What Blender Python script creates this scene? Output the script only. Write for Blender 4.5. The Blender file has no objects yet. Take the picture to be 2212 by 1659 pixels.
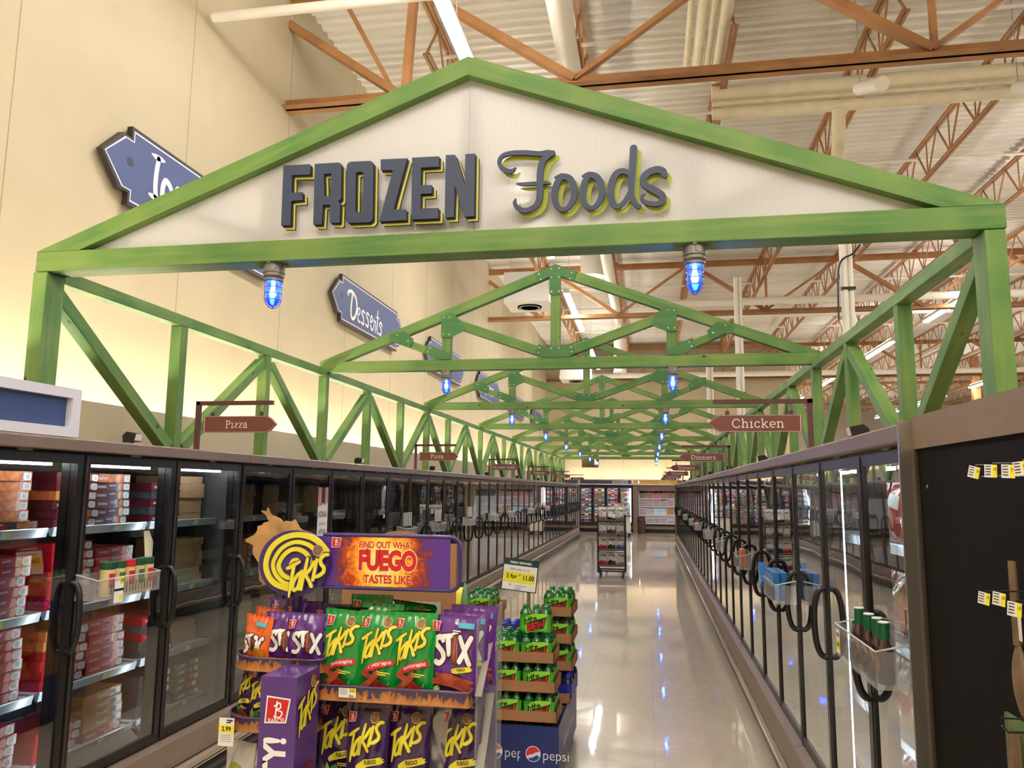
import bpy, bmesh, math, random
from mathutils import Vector, Matrix
random.seed(7)
PI = math.pi
SC = bpy.context.scene
COL = SC.collection

# ------------------------------------------------------------------ camera, world, view
FPX, YAW, PITCH, ROLL, CAMZ = 1670.87, 0.1769, 0.1351, 0.0099, 1.82
IW, IH = 2212.0, 1659.0
_f = Vector((-math.sin(YAW)*math.cos(PITCH), math.cos(YAW)*math.cos(PITCH), math.sin(PITCH)))
_r = Vector((math.cos(YAW), math.sin(YAW), 0))
_u = _r.cross(_f)
CR = _r*math.cos(ROLL) + _u*math.sin(ROLL)
CU = -_r*math.sin(ROLL) + _u*math.cos(ROLL)
CF = _f
cam_d = bpy.data.cameras.new('camera')
cam_d.sensor_fit = 'HORIZONTAL'; cam_d.sensor_width = 36.0; cam_d.lens = FPX/IW*36.0
cam_d.clip_start = 0.05; cam_d.clip_end = 300
cam = bpy.data.objects.new('camera', cam_d); COL.objects.link(cam)
cam.matrix_world = Matrix(((CR.x, CU.x, -CF.x, 0), (CR.y, CU.y, -CF.y, 0), (CR.z, CU.z, -CF.z, CAMZ), (0, 0, 0, 1)))
SC.camera = cam
W = bpy.data.worlds.new('world'); SC.world = W; W.use_nodes = True
W.node_tree.nodes['Background'].inputs[0].default_value = (0.95, 0.9, 0.84, 1)
W.node_tree.nodes['Background'].inputs[1].default_value = 0.1
vs = SC.view_settings
SC.display_settings.display_device = 'sRGB'
vs.view_transform = 'Standard'; vs.look = 'None'; vs.gamma = 1.0; vs.use_curve_mapping = False
vs.exposure = 1.0
SC.cycles.use_denoising = True
SC.cycles.max_bounces = 10; SC.cycles.transparent_max_bounces = 24
SC.cycles.sample_clamp_indirect = 6.0
SC.cycles.caustics_reflective = False; SC.cycles.caustics_refractive = False
# lamp strengths, among them an added uplight for the deck
E_CEIL, E_UP, E_WASH, E_CASE, E_FAR, E_BULB = 48.0, 26.0, 50.0, 10.0, 8.0, 240.0

def ray(u, v):
    return CR*((u-IW/2)/FPX) - CU*((v-IH/2)/FPX) + CF
def PX(u, v, X):
    d = ray(u, v); d = d*(X/d.x); return Vector((d.x, d.y, d.z+CAMZ))
def PY(u, v, Y):
    d = ray(u, v); d = d*(Y/d.y); return Vector((d.x, d.y, d.z+CAMZ))
def PZ(u, v, Z):
    d = ray(u, v); d = d*((Z-CAMZ)/d.z); return Vector((d.x, d.y, d.z+CAMZ))

# ------------------------------------------------------------------ materials
def lin(c):
    c = [x/255.0 for x in c[:3]]
    return tuple((x/12.92 if x <= .04045 else ((x+.055)/1.055)**2.4) for x in c) + (1.0,)
MATS = {}
def _new(name):
    m = bpy.data.materials.new(name); m.use_nodes = True
    nt = m.node_tree; b = nt.nodes['Principled BSDF']
    return m, nt, b
def mat(name, col=(200, 200, 200), rough=.5, metal=0.0, spec=.5, var=0.0, vscale=6.0, bump=0.0, bscale=40.0,
        emit=None, estr=0.0, coat=0.0, trans=0.0, col2=None, stretch=None):
    if name in MATS: return MATS[name]
    m, nt, b = _new(name); L = nt.links
    b.inputs['Base Color'].default_value = lin(col)
    b.inputs['Roughness'].default_value = rough; b.inputs['Metallic'].default_value = metal
    b.inputs['Specular IOR Level'].default_value = spec
    if coat: b.inputs['Coat Weight'].default_value = coat; b.inputs['Coat Roughness'].default_value = .08
    if trans: b.inputs['Transmission Weight'].default_value = trans
    if var or bump:
        tc = nt.nodes.new('ShaderNodeTexCoord'); mp = nt.nodes.new('ShaderNodeMapping')
        L.new(tc.outputs['Object'], mp.inputs['Vector'])
        if stretch: mp.inputs['Scale'].default_value = stretch
    if var:
        n = nt.nodes.new('ShaderNodeTexNoise'); n.inputs['Scale'].default_value = vscale; n.inputs['Detail'].default_value = 4
        L.new(mp.outputs[0], n.inputs['Vector'])
        r = nt.nodes.new('ShaderNodeValToRGB'); r.color_ramp.elements[0].position = .3; r.color_ramp.elements[1].position = .7
        a = col2 if col2 else tuple(max(0, x*(1-var)) for x in col)
        r.color_ramp.elements[0].color = lin(a); r.color_ramp.elements[1].color = lin(col)
        L.new(n.outputs['Fac'], r.inputs[0]); L.new(r.outputs[0], b.inputs['Base Color'])
    if bump:
        n2 = nt.nodes.new('ShaderNodeTexNoise'); n2.inputs['Scale'].default_value = bscale
        L.new(mp.outputs[0], n2.inputs['Vector'])
        bp = nt.nodes.new('ShaderNodeBump'); bp.inputs['Strength'].default_value = bump; bp.inputs['Distance'].default_value = .01
        L.new(n2.outputs['Fac'], bp.inputs['Height']); L.new(bp.outputs[0], b.inputs['Normal'])
    if emit is not None:
        b.inputs['Emission Color'].default_value = lin(emit); b.inputs['Emission Strength'].default_value = estr
    MATS[name] = m; return m
def emat(name, col, s):
    if name in MATS: return MATS[name]
    m = bpy.data.materials.new(name); m.use_nodes = True; nt = m.node_tree; nt.nodes.clear()
    o = nt.nodes.new('ShaderNodeOutputMaterial'); e = nt.nodes.new('ShaderNodeEmission')
    e.inputs[0].default_value = lin(col); e.inputs[1].default_value = s
    nt.links.new(e.outputs[0], o.inputs[0]); MATS[name] = m; return m
def math_node(nt, op, a, b=None):
    n = nt.nodes.new('ShaderNodeMath'); n.operation = op
    for i, x in enumerate((a, b)):
        if x is None: continue
        if isinstance(x, (int, float)): n.inputs[i].default_value = x
        else: nt.links.new(x, n.inputs[i])
    return n.outputs[0]
def glass_mat(name, tint=(225, 235, 230), surf=4, rough=.02, wave=.12, wscale=3.0):
    # a pane of clear glass: what it reflects grows with the angle of view, the rest passes through
    if name in MATS: return MATS[name]
    m = bpy.data.materials.new(name); m.use_nodes = True; nt = m.node_tree; nt.nodes.clear(); L = nt.links
    o = nt.nodes.new('ShaderNodeOutputMaterial'); mx = nt.nodes.new('ShaderNodeMixShader')
    t = nt.nodes.new('ShaderNodeBsdfTransparent'); g = nt.nodes.new('ShaderNodeBsdfGlossy'); fr = nt.nodes.new('ShaderNodeFresnel')
    t.inputs[0].default_value = lin(tint); g.inputs[0].default_value = (1, 1, 1, 1); g.inputs['Roughness'].default_value = rough
    fr.inputs['IOR'].default_value = 1.5
    num = math_node(nt, 'MULTIPLY', fr.outputs[0], float(surf))
    den = math_node(nt, 'MULTIPLY_ADD', fr.outputs[0], float(surf-1)); den.node.inputs[2].default_value = 1.0
    R = math_node(nt, 'DIVIDE', num, den)
    if wave:
        tc = nt.nodes.new('ShaderNodeTexCoord'); n = nt.nodes.new('ShaderNodeTexNoise'); n.inputs['Scale'].default_value = wscale
        n.inputs['Detail'].default_value = 1; L.new(tc.outputs['Object'], n.inputs['Vector'])
        bp = nt.nodes.new('ShaderNodeBump'); bp.inputs['Strength'].default_value = wave; bp.inputs['Distance'].default_value = .01
        L.new(n.outputs['Fac'], bp.inputs['Height']); L.new(bp.outputs[0], g.inputs['Normal'])
    L.new(R, mx.inputs[0]); L.new(t.outputs[0], mx.inputs[1]); L.new(g.outputs[0], mx.inputs[2]); L.new(mx.outputs[0], o.inputs[0])
    MATS[name] = m; return m

def milk_mat(name, col=(226, 230, 230), clear=.62):
    # clear moulded plastic with a slight haze
    if name in MATS: return MATS[name]
    m = bpy.data.materials.new(name); m.use_nodes = True; nt = m.node_tree; nt.nodes.clear(); L = nt.links
    o = nt.nodes.new('ShaderNodeOutputMaterial'); t = nt.nodes.new('ShaderNodeBsdfTransparent'); d = nt.nodes.new('ShaderNodeBsdfDiffuse'); g = nt.nodes.new('ShaderNodeBsdfGlossy')
    d.inputs[0].default_value = lin(col); g.inputs['Roughness'].default_value = .1; t.inputs[0].default_value = (.97, .97, .97, 1)
    a = nt.nodes.new('ShaderNodeMixShader'); a.inputs[0].default_value = 1-clear; c = nt.nodes.new('ShaderNodeMixShader'); c.inputs[0].default_value = .06
    L.new(t.outputs[0], a.inputs[1]); L.new(d.outputs[0], a.inputs[2]); L.new(a.outputs[0], c.inputs[1]); L.new(g.outputs[0], c.inputs[2]); L.new(c.outputs[0], o.inputs[0])
    MATS[name] = m; return m

# ------------------------------------------------------------------ mesh building
class MB:
    def __init__(s): s.v = []; s.f = []; s.mi = []; s.mats = []
    def m(s, mt):
        if mt not in s.mats: s.mats.append(mt)
        return s.mats.index(mt)
    def face(s, pts, mt):
        i = len(s.v); s.v.extend(tuple(p) for p in pts); s.f.append(tuple(range(i, i+len(pts)))); s.mi.append(s.m(mt)); return s
    def raw(s, vs_, fs, mt):
        i = len(s.v); k = s.m(mt); s.v.extend(tuple(p) for p in vs_)
        for f in fs: s.f.append(tuple(i+j for j in f)); s.mi.append(k)
        return s
    def box(s, x0, x1, y0, y1, z0, z1, mt):
        vs_ = [(x, y, z) for z in (z0, z1) for y in (y0, y1) for x in (x0, x1)]
        return s.raw(vs_, [(0, 2, 3, 1), (4, 5, 7, 6), (0, 1, 5, 4), (2, 6, 7, 3), (0, 4, 6, 2), (1, 3, 7, 5)], mt)
    def bar(s, p0, p1, w, h, mt, up=(0, 0, 1)):
        p0 = Vector(p0); p1 = Vector(p1); d = (p1-p0).normalized(); up = Vector(up)
        if abs(d.dot(up)) > .98: up = Vector((0, 1, 0))
        sx = d.cross(up).normalized(); uz = sx.cross(d)
        vs_ = [p + sx*(a*w/2) + uz*(b*h/2) for p in (p0, p1) for b in (-1, 1) for a in (-1, 1)]
        return s.raw(vs_, [(0, 1, 3, 2), (4, 6, 7, 5), (0, 4, 5, 1), (2, 3, 7, 6), (0, 2, 6, 4), (1, 5, 7, 3)], mt)
    def tube(s, path, r, mt, seg=8, caps=True, closed=False):
        P = [Vector(p) for p in path]; n = len(P); vs_ = []; fs = []; ref = None
        for i, p in enumerate(P):
            a = P[(i-1) % n] if (closed or i > 0) else p; b = P[(i+1) % n] if (closed or i < n-1) else p
            d = (b-a).normalized()
            if ref is None: ref = Vector((0, 0, 1)) if abs(d.z) < .9 else Vector((1, 0, 0))
            x = d.cross(ref).normalized(); y = x.cross(d).normalized(); ref = y
            rr = r[i] if isinstance(r, (list, tuple)) else r
            for k in range(seg):
                t = 2*PI*k/seg; vs_.append(p + x*(rr*math.cos(t)) + y*(rr*math.sin(t)))
        for i in range(n if closed else n-1):
            j = (i+1) % n
            for k in range(seg):
                l = (k+1) % seg; fs.append((i*seg+k, i*seg+l, j*seg+l, j*seg+k))
        if caps and not closed: fs.append(tuple(range(seg-1, -1, -1))); fs.append(tuple((n-1)*seg+k for k in range(seg)))
        return s.raw(vs_, fs, mt)
    def lathe(s, prof, c, mt, seg=16, axis='Z'):
        vs_ = []; fs = []; c = Vector(c)
        for r, z in prof:
            for k in range(seg):
                t = 2*PI*k/seg; q = (r*math.cos(t), r*math.sin(t), z)
                if axis == 'X': q = (q[2], q[0], q[1])
                if axis == 'Y': q = (q[0], q[2], q[1])
                vs_.append(c + Vector(q))
        n = len(prof)
        for i in range(n-1):
            for k in range(seg):
                l = (k+1) % seg; fs.append((i*seg+k, i*seg+l, (i+1)*seg+l, (i+1)*seg+k))
        fs.append(tuple(range(seg-1, -1, -1))); fs.append(tuple((n-1)*seg+k for k in range(seg)))
        return s.raw(vs_, fs, mt)
    def prism(s, poly, fr, d0, d1, mt, mside=None):
        # poly: 2D points, fr: maps (x, y, depth) to 3D
        n = len(poly); a = [fr(x, y, d1) for x, y in poly]; b = [fr(x, y, d0) for x, y in poly]
        s.face(a, mt); s.face(list(reversed(b)), mside or mt)
        for i in range(n):
            j = (i+1) % n; s.face([b[i], b[j], a[j], a[i]], mside or mt)
        return s
    def grid(s, fn, nu, nv, mt, flip=False):
        vs_ = [fn(i/nu, j/nv) for j in range(nv+1) for i in range(nu+1)]; fs = []
        for j in range(nv):
            for i in range(nu):
                q = (j*(nu+1)+i, j*(nu+1)+i+1, (j+1)*(nu+1)+i+1, (j+1)*(nu+1)+i); fs.append(q[::-1] if flip else q)
        return s.raw(vs_, fs, mt)
    def shape(s, sh, fr, d, mt, depth=0.0):
        # sh = (verts2d, faces) flat shape put at depth d (with sides back to d-depth when depth>0)
        vs2, fs = sh
        s.raw([fr(p[0], p[1], d+(p[2] if len(p) > 2 else 0)) for p in vs2], fs, mt)
        if depth:
            cnt = {}
            for f in fs:
                for i in range(len(f)):
                    e = (f[i], f[(i+1) % len(f)]); cnt[e] = 1
            for (a, b) in list(cnt):
                if (b, a) not in cnt:
                    A, B = vs2[a], vs2[b]
                    s.face([fr(A[0], A[1], d), fr(A[0], A[1], d-depth), fr(B[0], B[1], d-depth), fr(B[0], B[1], d)], mt)
        return s
    def mesh(s, name, smooth=0):
        me = bpy.data.meshes.new(name); me.from_pydata(s.v, [], s.f)
        for mt in s.mats: me.materials.append(mt)
        me.polygons.foreach_set('material_index', s.mi)
        if smooth:
            bm = bmesh.new(); bm.from_mesh(me); bmesh.ops.remove_doubles(bm, verts=bm.verts, dist=1e-5); bm.to_mesh(me); bm.free()
            me.polygons.foreach_set('use_smooth', [True]*len(me.polygons))
            me.set_sharp_from_angle(angle=math.radians(smooth))
        me.update(); return me
    def build(s, name, parent=None, loc=None, smooth=0, rot=None):
        return put(name, s.mesh(name, smooth), parent, loc, rot)
def put(name, me, parent=None, loc=None, rot=None):
    o = bpy.data.objects.new(name, me); COL.objects.link(o)
    if parent is not None: o.parent = parent
    if loc is not None: o.location = loc
    if rot is not None: o.rotation_euler = rot
    return o
def tag(o, label=None, cat=None, group=None, kind=None):
    if label: o['label'] = label
    if cat: o['category'] = cat
    if group: o['group'] = group
    if kind: o['kind'] = kind
    return o
def thing(name, label, cat, loc=(0, 0, 0), rotz=0, group=None, kind=None):
    o = bpy.data.objects.new(name, None); COL.objects.link(o); o.location = loc; o.rotation_euler = (0, 0, rotz)
    o.empty_display_size = .1
    return tag(o, label, cat, group, kind)
def struct(o): o['kind'] = 'structure'; return o
KIDS = {}
def dup(root, loc, rot=None, label=None, group=None, scale=None):
    def cp(o, par):
        c = o.copy(); COL.objects.link(c)
        if par is not None: c.parent = par
        for ch in o.children: cp(ch, c)
        return c
    r = cp(root, None); r.location = loc
    if rot is not None: r.rotation_euler = rot
    if scale is not None: r.scale = scale
    if label: r['label'] = label
    if group: r['group'] = group
    return r
ORD = ['topmost', 'second', 'third', 'fourth', 'fifth', 'sixth', 'seventh', 'eighth', 'ninth', 'tenth', 'eleventh', 'twelfth']
NTH = ['first'] + ORD[1:]

# ------------------------------------------------------------------ flat shapes: text, strokes, polygons
_TC = {}
def text(body, size=1.0, bold=0.0, xs=1.0, shear=0.0, align='CENTER'):
    k = (body, size, bold, xs, shear, align)
    if k in _TC: return _TC[k]
    cu = bpy.data.curves.new('tmp', 'FONT'); cu.body = body; cu.size = size; cu.offset = bold*size; cu.shear = shear
    cu.align_x = align; cu.align_y = 'CENTER'; cu.resolution_u = 3
    ob = bpy.data.objects.new('tmp', cu); me = bpy.data.meshes.new_from_object(ob)
    sh = ([(v.co.x*xs, v.co.y) for v in me.vertices], [tuple(p.vertices) for p in me.polygons])
    bpy.data.objects.remove(ob); bpy.data.curves.remove(cu); bpy.data.meshes.remove(me)
    _TC[k] = sh; return sh
def moved(sh, dx=0, dy=0, s=1.0, ang=0.0, sx=1.0):
    c, n = math.cos(ang), math.sin(ang); out = []
    for p in sh[0]:
        x = p[0]*s*sx; y = p[1]*s; out.append((dx+c*x-n*y, dy+n*x+c*y)+tuple(p[2:]))
    return (out, sh[1])
def join(*shs):
    # later pieces lie a hair above earlier ones so that overlaps stay clean
    v, f = [], []
    for k, (a, b) in enumerate(shs):
        i = len(v); v += [(p[0], p[1], (p[2] if len(p) > 2 else 0)+k*.00022) for p in a]; f += [tuple(i+j for j in q) for q in b]
    return (v, f)
def poly(pts): return (list(pts), [tuple(range(len(pts)))])
def rect(x0, x1, y0, y1): return poly([(x0, y0), (x1, y0), (x1, y1), (x0, y1)])
def disc(cx, cy, rx, ry=None, n=24):
    ry = ry or rx
    return poly([(cx+rx*math.cos(2*PI*i/n), cy+ry*math.sin(2*PI*i/n)) for i in range(n)])
def smoothpts(P, k=5, closed=False):
    n = len(P); out = []
    if n < 3: return list(P)
    for i in range(n if closed else n-1):
        g = lambda j: P[j % n] if closed else P[max(0, min(n-1, j))]
        p0, p1, p2, p3 = g(i-1), g(i), g(i+1), g(i+2)
        for t in range(k):
            t /= k
            out.append(tuple(.5*(2*p1[d] + (p2[d]-p0[d])*t + (2*p0[d]-5*p1[d]+4*p2[d]-p3[d])*t*t + (3*p1[d]-p0[d]-3*p2[d]+p3[d])*t**3) for d in range(len(p1))))
    if not closed: out.append(tuple(P[-1]))
    return out
def stroke(P, w, closed=False, k=5, rnd=True, smooth=True):
    # ribbon of width w (or third value of each point times w) along the points
    P = [tuple(p) if len(p) > 2 else (p[0], p[1], 1.0) for p in P]
    Q = smoothpts(P, k, closed) if smooth else list(P); n = len(Q); V = []; F = []; L = []; Rr = []
    for i, p in enumerate(Q):
        a = Q[(i-1) % n] if (closed or i > 0) else p; b = Q[(i+1) % n] if (closed or i < n-1) else p
        dx, dy = b[0]-a[0], b[1]-a[1]; l = math.hypot(dx, dy) or 1e-9; nx, ny = -dy/l, dx/l
        ww = (w*p[2] if len(p) > 2 else w)/2
        if not smooth and 0 < i < n-1:
            d1 = (p[0]-a[0], p[1]-a[1]); l1 = math.hypot(*d1) or 1e-9; c = (d1[0]*dx+d1[1]*dy)/(l1*l); ww /= max(.5, abs(c))
        V.append((p[0]+nx*ww, p[1]+ny*ww)); V.append((p[0]-nx*ww, p[1]-ny*ww))
    for i in range(n if closed else n-1):
        j = (i+1) % n; F.append((2*i+1, 2*j+1, 2*j, 2*i))
    if rnd and not closed:
        for end in (0, n-1):
            p = Q[end]; q = Q[1] if end == 0 else Q[n-2]
            ang = math.atan2(p[1]-q[1], p[0]-q[0]); ww = (w*p[2] if len(p) > 2 else w)/2
            b = len(V); cap = [(p[0]+ww*math.cos(ang+t*PI/6), p[1]+ww*math.sin(ang+t*PI/6)) for t in range(-2, 3)]
            V += cap
            if end == 0: F.append((0, *[b+i for i in range(5)], 1) if False else (1, 0, *[b+i for i in range(5)]))
            else: F.append((2*end, 2*end+1, *[b+i for i in range(5)]))
    return (V, F)
def frame(o, x, y):
    # a flat drawing board: origin, right and up directions; depth comes out towards the viewer
    o = Vector(o); x = Vector(x).normalized(); y = Vector(y).normalized(); n = x.cross(y)
    return lambda a, b, d: o + x*a + y*b + n*d
def conform(sh, fn, step=.02):
    # cut a flat shape into small pieces so that it follows a curved surface
    bm = bmesh.new(); vs_ = [bm.verts.new((p[0], p[1], p[2] if len(p) > 2 else 0)) for p in sh[0]]
    for f in sh[1]:
        try: bm.faces.new([vs_[i] for i in f])
        except ValueError: pass
    xs = [v[0] for v in sh[0]]; ys = [v[1] for v in sh[0]]
    for ax, lo, hi in ((0, min(xs), max(xs)), (1, min(ys), max(ys))):
        c = math.floor(lo/step)*step + step
        while c < hi:
            no = (1, 0, 0) if ax == 0 else (0, 1, 0); co = (c, 0, 0) if ax == 0 else (0, c, 0)
            bmesh.ops.bisect_plane(bm, geom=bm.verts[:]+bm.edges[:]+bm.faces[:], plane_co=co, plane_no=no); c += step
    bm.verts.index_update()
    out = ([fn(v.co.x, v.co.y, v.co.z) for v in bm.verts], [tuple(v.index for v in f.verts) for f in bm.faces])
    bm.free(); return out
# ------------------------------------------------------------------ shared materials
M_BLACK = mat('black_satin', (18, 17, 17), .35)
M_DARK = mat('dark_inside', (26, 24, 23), .6)
M_TAUPE = mat('taupe_paint', (122, 104, 90), .42, var=.08, vscale=5)
M_STEEL = mat('brown_steel', (172, 122, 76), .5, var=.18, vscale=2.5)
M_WHITE = mat('white_paint', (226, 222, 214), .45)
M_CREAM = mat('cream_pipe', (224, 214, 188), .5, var=.06)
M_CHROME = mat('brushed_metal', (190, 184, 172), .25, metal=.9)
M_DIFF = emat('lamp_diffuser', (255, 250, 240), E_CEIL)
M_UP = emat('added_uplight_glow', (255, 248, 236), E_UP)
M_WASH = emat('cove_tube', (255, 244, 218), E_WASH)
M_RED = mat('print_red', (196, 28, 36), .45)
M_WHT = mat('print_white', (236, 234, 230), .45)
M_YEL = mat('print_yellow', (238, 226, 40), .45)
M_BLK = mat('print_black', (20, 18, 20), .5)
M_GRY = mat('print_grey', (150, 150, 150), .5)

XW, ZC, LX = -4.7, 8.55, -3.85
def floor_mat():
    m, nt, b = _new('polished_floor_tile'); L = nt.links
    tc = nt.nodes.new('ShaderNodeTexCoord'); br = nt.nodes.new('ShaderNodeTexBrick')
    br.offset = 0; br.inputs['Scale'].default_value = 1.0; br.inputs['Brick Width'].default_value = .6096; br.inputs['Row Height'].default_value = .6096
    br.inputs['Mortar Size'].default_value = .0022; br.inputs['Mortar Smooth'].default_value = .3
    br.inputs['Color1'].default_value = lin((204, 191, 171)); br.inputs['Color2'].default_value = lin((198, 185, 165)); br.inputs['Mortar'].default_value = lin((168, 152, 130))
    n = nt.nodes.new('ShaderNodeTexNoise'); n.inputs['Scale'].default_value = 14; n.inputs['Detail'].default_value = 6
    mx = nt.nodes.new('ShaderNodeMix'); mx.data_type = 'RGBA'; mx.blend_type = 'MULTIPLY'; mx.inputs[0].default_value = .35
    r = nt.nodes.new('ShaderNodeValToRGB'); r.color_ramp.elements[0].position = .35; r.color_ramp.elements[0].color = (.72, .70, .66, 1); r.color_ramp.elements[1].position = .65
    L.new(tc.outputs['Object'], br.inputs['Vector']); L.new(tc.outputs['Object'], n.inputs['Vector']); L.new(n.outputs['Fac'], r.inputs[0])
    L.new(br.outputs['Color'], mx.inputs[6]); L.new(r.outputs[0], mx.inputs[7]); L.new(mx.outputs[2], b.inputs['Base Color'])
    b.inputs['Roughness'].default_value = .34; b.inputs['Coat Weight'].default_value = .9; b.inputs['Coat Roughness'].default_value = .035; b.inputs['Coat IOR'].default_value = 1.6
    w = nt.nodes.new('ShaderNodeTexNoise'); w.inputs['Scale'].default_value = 2.2; w.inputs['Detail'].default_value = 2; L.new(tc.outputs['Object'], w.inputs['Vector'])
    bp = nt.nodes.new('ShaderNodeBump'); bp.inputs['Strength'].default_value = .10; bp.inputs['Distance'].default_value = .012
    L.new(w.outputs['Fac'], bp.inputs['Height']); L.new(bp.outputs[0], b.inputs['Coat Normal'])
    return m
M_FLOOR = floor_mat()
M_WALL = mat('cream_wall', (178, 165, 139), .8, var=.04, vscale=1.2, bump=.05, bscale=60)
M_WALL2 = mat('tan_wall', (206, 184, 142), .8)
M_DECK = mat('white_metal_deck', (230, 226, 220), .55, var=.10, vscale=1.1, stretch=(.25, 1, 1))
M_SEAM = mat('wall_seam', (150, 132, 100), .8)
M_GRYW = mat('upper_grey_wall', (190, 182, 172), .8)

XE, YE = 34.0, 62.0
struct(MB().box(XW-.2, XE, -9, YE, -.12, 0, M_FLOOR).build('floor'))
b = MB(); b.box(XW-.2, XW, -9, 36, 0, ZC+.1, M_WALL)
for k in range(-6, 14): b.box(XW, XW+.0025, 6.93+2.19*k-.004, 6.93+2.19*k+.004, 2.3, ZC-.05, M_SEAM)
struct(b.build('wall_left'))
b = MB().box(XW, 6.0, 35.75, 35.95, 0, ZC+.1, M_WALL)
for x in (-3.2, -1.2, .7, 2.7): b.box(x-.006, x+.006, 35.745, 35.75, 2.3, ZC, M_SEAM)
struct(b.build('wall_back'))
struct(MB().box(6.0, 6.2, 35.75, YE, 0, ZC+.1, M_WALL2).build('wall_return'))
struct(MB().box(6.2, XE, YE, YE+.2, 0, 5.2, M_WALL2).box(6.2, XE, YE, YE+.2, 5.2, ZC+.1, M_GRYW).build('wall_far'))
struct(MB().box(XE, XE+.2, -9, YE, 0, 5.2, M_WALL2).box(XE, XE+.2, -9, YE, 5.2, ZC+.1, M_GRYW).build('wall_right'))
struct(MB().box(XW, XE, -9.2, -9, 0, ZC+.1, M_WALL2).build('wall_front'))
# ribbed metal roof deck, ribs running across the aisle
b = MB(); y = -9.0; pitch = .2
prof = [(0, 0), (.06, 0), (.085, .045), (.175, .045)]
pts = []
while y < YE:
    pts += [(y+a, ZC+h) for a, h in prof]; y += pitch
vs_ = [(x, p[0], p[1]) for p in pts for x in (XW, XE)]
b.raw(vs_, [(2*i, 2*i+1, 2*i+3, 2*i+2) for i in range(len(pts)-1)], M_DECK)
b.box(XW, XE, -9, YE, ZC+.08, ZC+.12, M_DECK)
struct(b.build('ceiling'))
# low furred wall behind the left freezers, its top hides the cove lamps
M_LEDGE = mat('ledge_paint', (190, 176, 148), .8)
struct(MB().box(LX-.05, LX, -4, 34.6, 0, 2.40, M_LEDGE).box(XW, LX-.05, -4, 34.6, 2.12, 2.17, M_LEDGE).build('trim_1'))
for k, y0 in enumerate([-3.6+2.46*i for i in range(15)]):
    t = thing('cove_light', 'warm strip lamp hidden behind the low wall ledge, washing the left wall', 'light', (-4.22, y0, 2.17), group='cove lamps along the left wall')
    MB().box(-.05, .05, 0, 2.40, 0, .05, M_WHITE).build('lamp_housing', t)
    MB().tube([(0, .04, .085), (0, 2.36, .085)], .022, M_WASH, 8).build('tube', t, smooth=40)
# ------------------------------------------------------------------ ceiling lamps in rows
def ceiling_light():
    t = thing('ceiling_light', 'x', 'light')
    b = MB(); b.prism([(-.085, 0), (-.085, .05), (-.035, .13), (.035, .13), (.085, .05), (.085, 0), (.07, 0), (-.07, 0)], lambda x, z, d: (x, d, z), 0, 4.88, M_WHITE)
    b.build('housing', t)
    MB().box(-.068, .068, .02, 4.86, -.045, -.003, M_DIFF).build('diffuser', t)
    MB().box(-.03, .03, .1, 4.78, .132, .137, M_UP).build('added_uplight', t)  # glowing strip added on top of the lamp to brighten the deck
    for y in (.6, 4.3): MB().tube([(0, y, .13), (0, y, 1.62)], .004, M_GRY, 5).build('hanger', t)
    return t
L0 = ceiling_light(); first = True
rows = [(3.1, 'front cross row'), (.5, 'front cross row'), (-2.12, 'row over the freezer aisle'), (8.27, 'row beyond the right freezers'), (15.5, 'far right row')]  # the front cross lamps are added out of view to light the gable
for x, nm in rows:
    for k in range(-1, 7 if x > 0 else 4):
        y = 3.7+8.1*k
        if x in (3.1, .5):
            if k > -1: continue
            lab = 'ceiling strip lamp added out of view to brighten the gable, at right' if x > 1 else 'ceiling strip lamp added out of view to brighten the gable, nearer the aisle row'
        elif x < 0: lab = {-1: 'long ceiling strip lamp just above the camera side of the gable', 0: 'bright strip lamp at the top, its end just above the gable peak',
                         1: 'strip lamp over the aisle hidden behind the white gable panel', 2: 'strip lamp seen through the nearest green roof truss', 3: 'farthest strip lamp over the green trusses'}[k]
        else: lab = 'lit ceiling strip lamp, %s in the %s' % (NTH[k+1], nm)
        if first: o = L0; o.location = (x, y, 6.98); o['label'] = lab; first = False
        else: o = dup(L0, (x, y, 6.98), label=lab)
        o['group'] = 'ceiling strip lamps'
# ------------------------------------------------------------------ roof steel
def angle_bar(b, p0, p1, w, up=(0, 1, 0)): b.bar(p0, p1, w, w*.9, M_STEEL, up)
def girder(Y, label):
    t = thing('roof_girder', label, 'steel truss', (0, Y, 0), group='brown roof girders', kind='structure')
    zb, zt = 6.78, 8.36
    b = MB()                                               # bottom chord: two angles back to back
    b.box(XW, XE, -.13, -.012, zb, zb+.012, M_STEEL).box(XW, XE, .012, .13, zb, zb+.012, M_STEEL)
    b.box(XW, XE, -.024, -.012, zb, zb+.13, M_STEEL).box(XW, XE, .012, .024, zb, zb+.13, M_STEEL); b.build('bottom_chord', t)
    MB().box(XW, XE, -.10, .10, zt-.02, zt, M_STEEL).box(XW, XE, -.02, .02, zt-.16, zt, M_STEEL).build('top_chord', t)
    nodes = [-4.98+4.12*k for k in range(10)]
    def web(nm, x0, z0, x1, z1, w): MB().bar((x0, 0, z0), (x1, 0, z1), .10 if w > .1 else .06, w, M_STEEL, (0, 1, 0)).build(nm, t)
    web('diagonal', XW, 8.0, -3.15, 6.88, .13); web('strut', -3.95, 8.3, -3.2, 6.9, .05); web('post', -2.97, 8.3, -3.05, 6.85, .12)
    for k, x in enumerate(nodes):
        if x > -2: web('diagonal', x-2.06, zt-.05, x, zb+.1, .13)
        if x > -2 and x+2.06 < XE: web('diagonal', x, zb+.1, x+2.06, zt-.05, .10)
        if k % 2 == 0 and x > 0: web('post', x+.03, zb+.1, x+.03, zt-.05, .09)
        if x > 30: break
    return t
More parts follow.
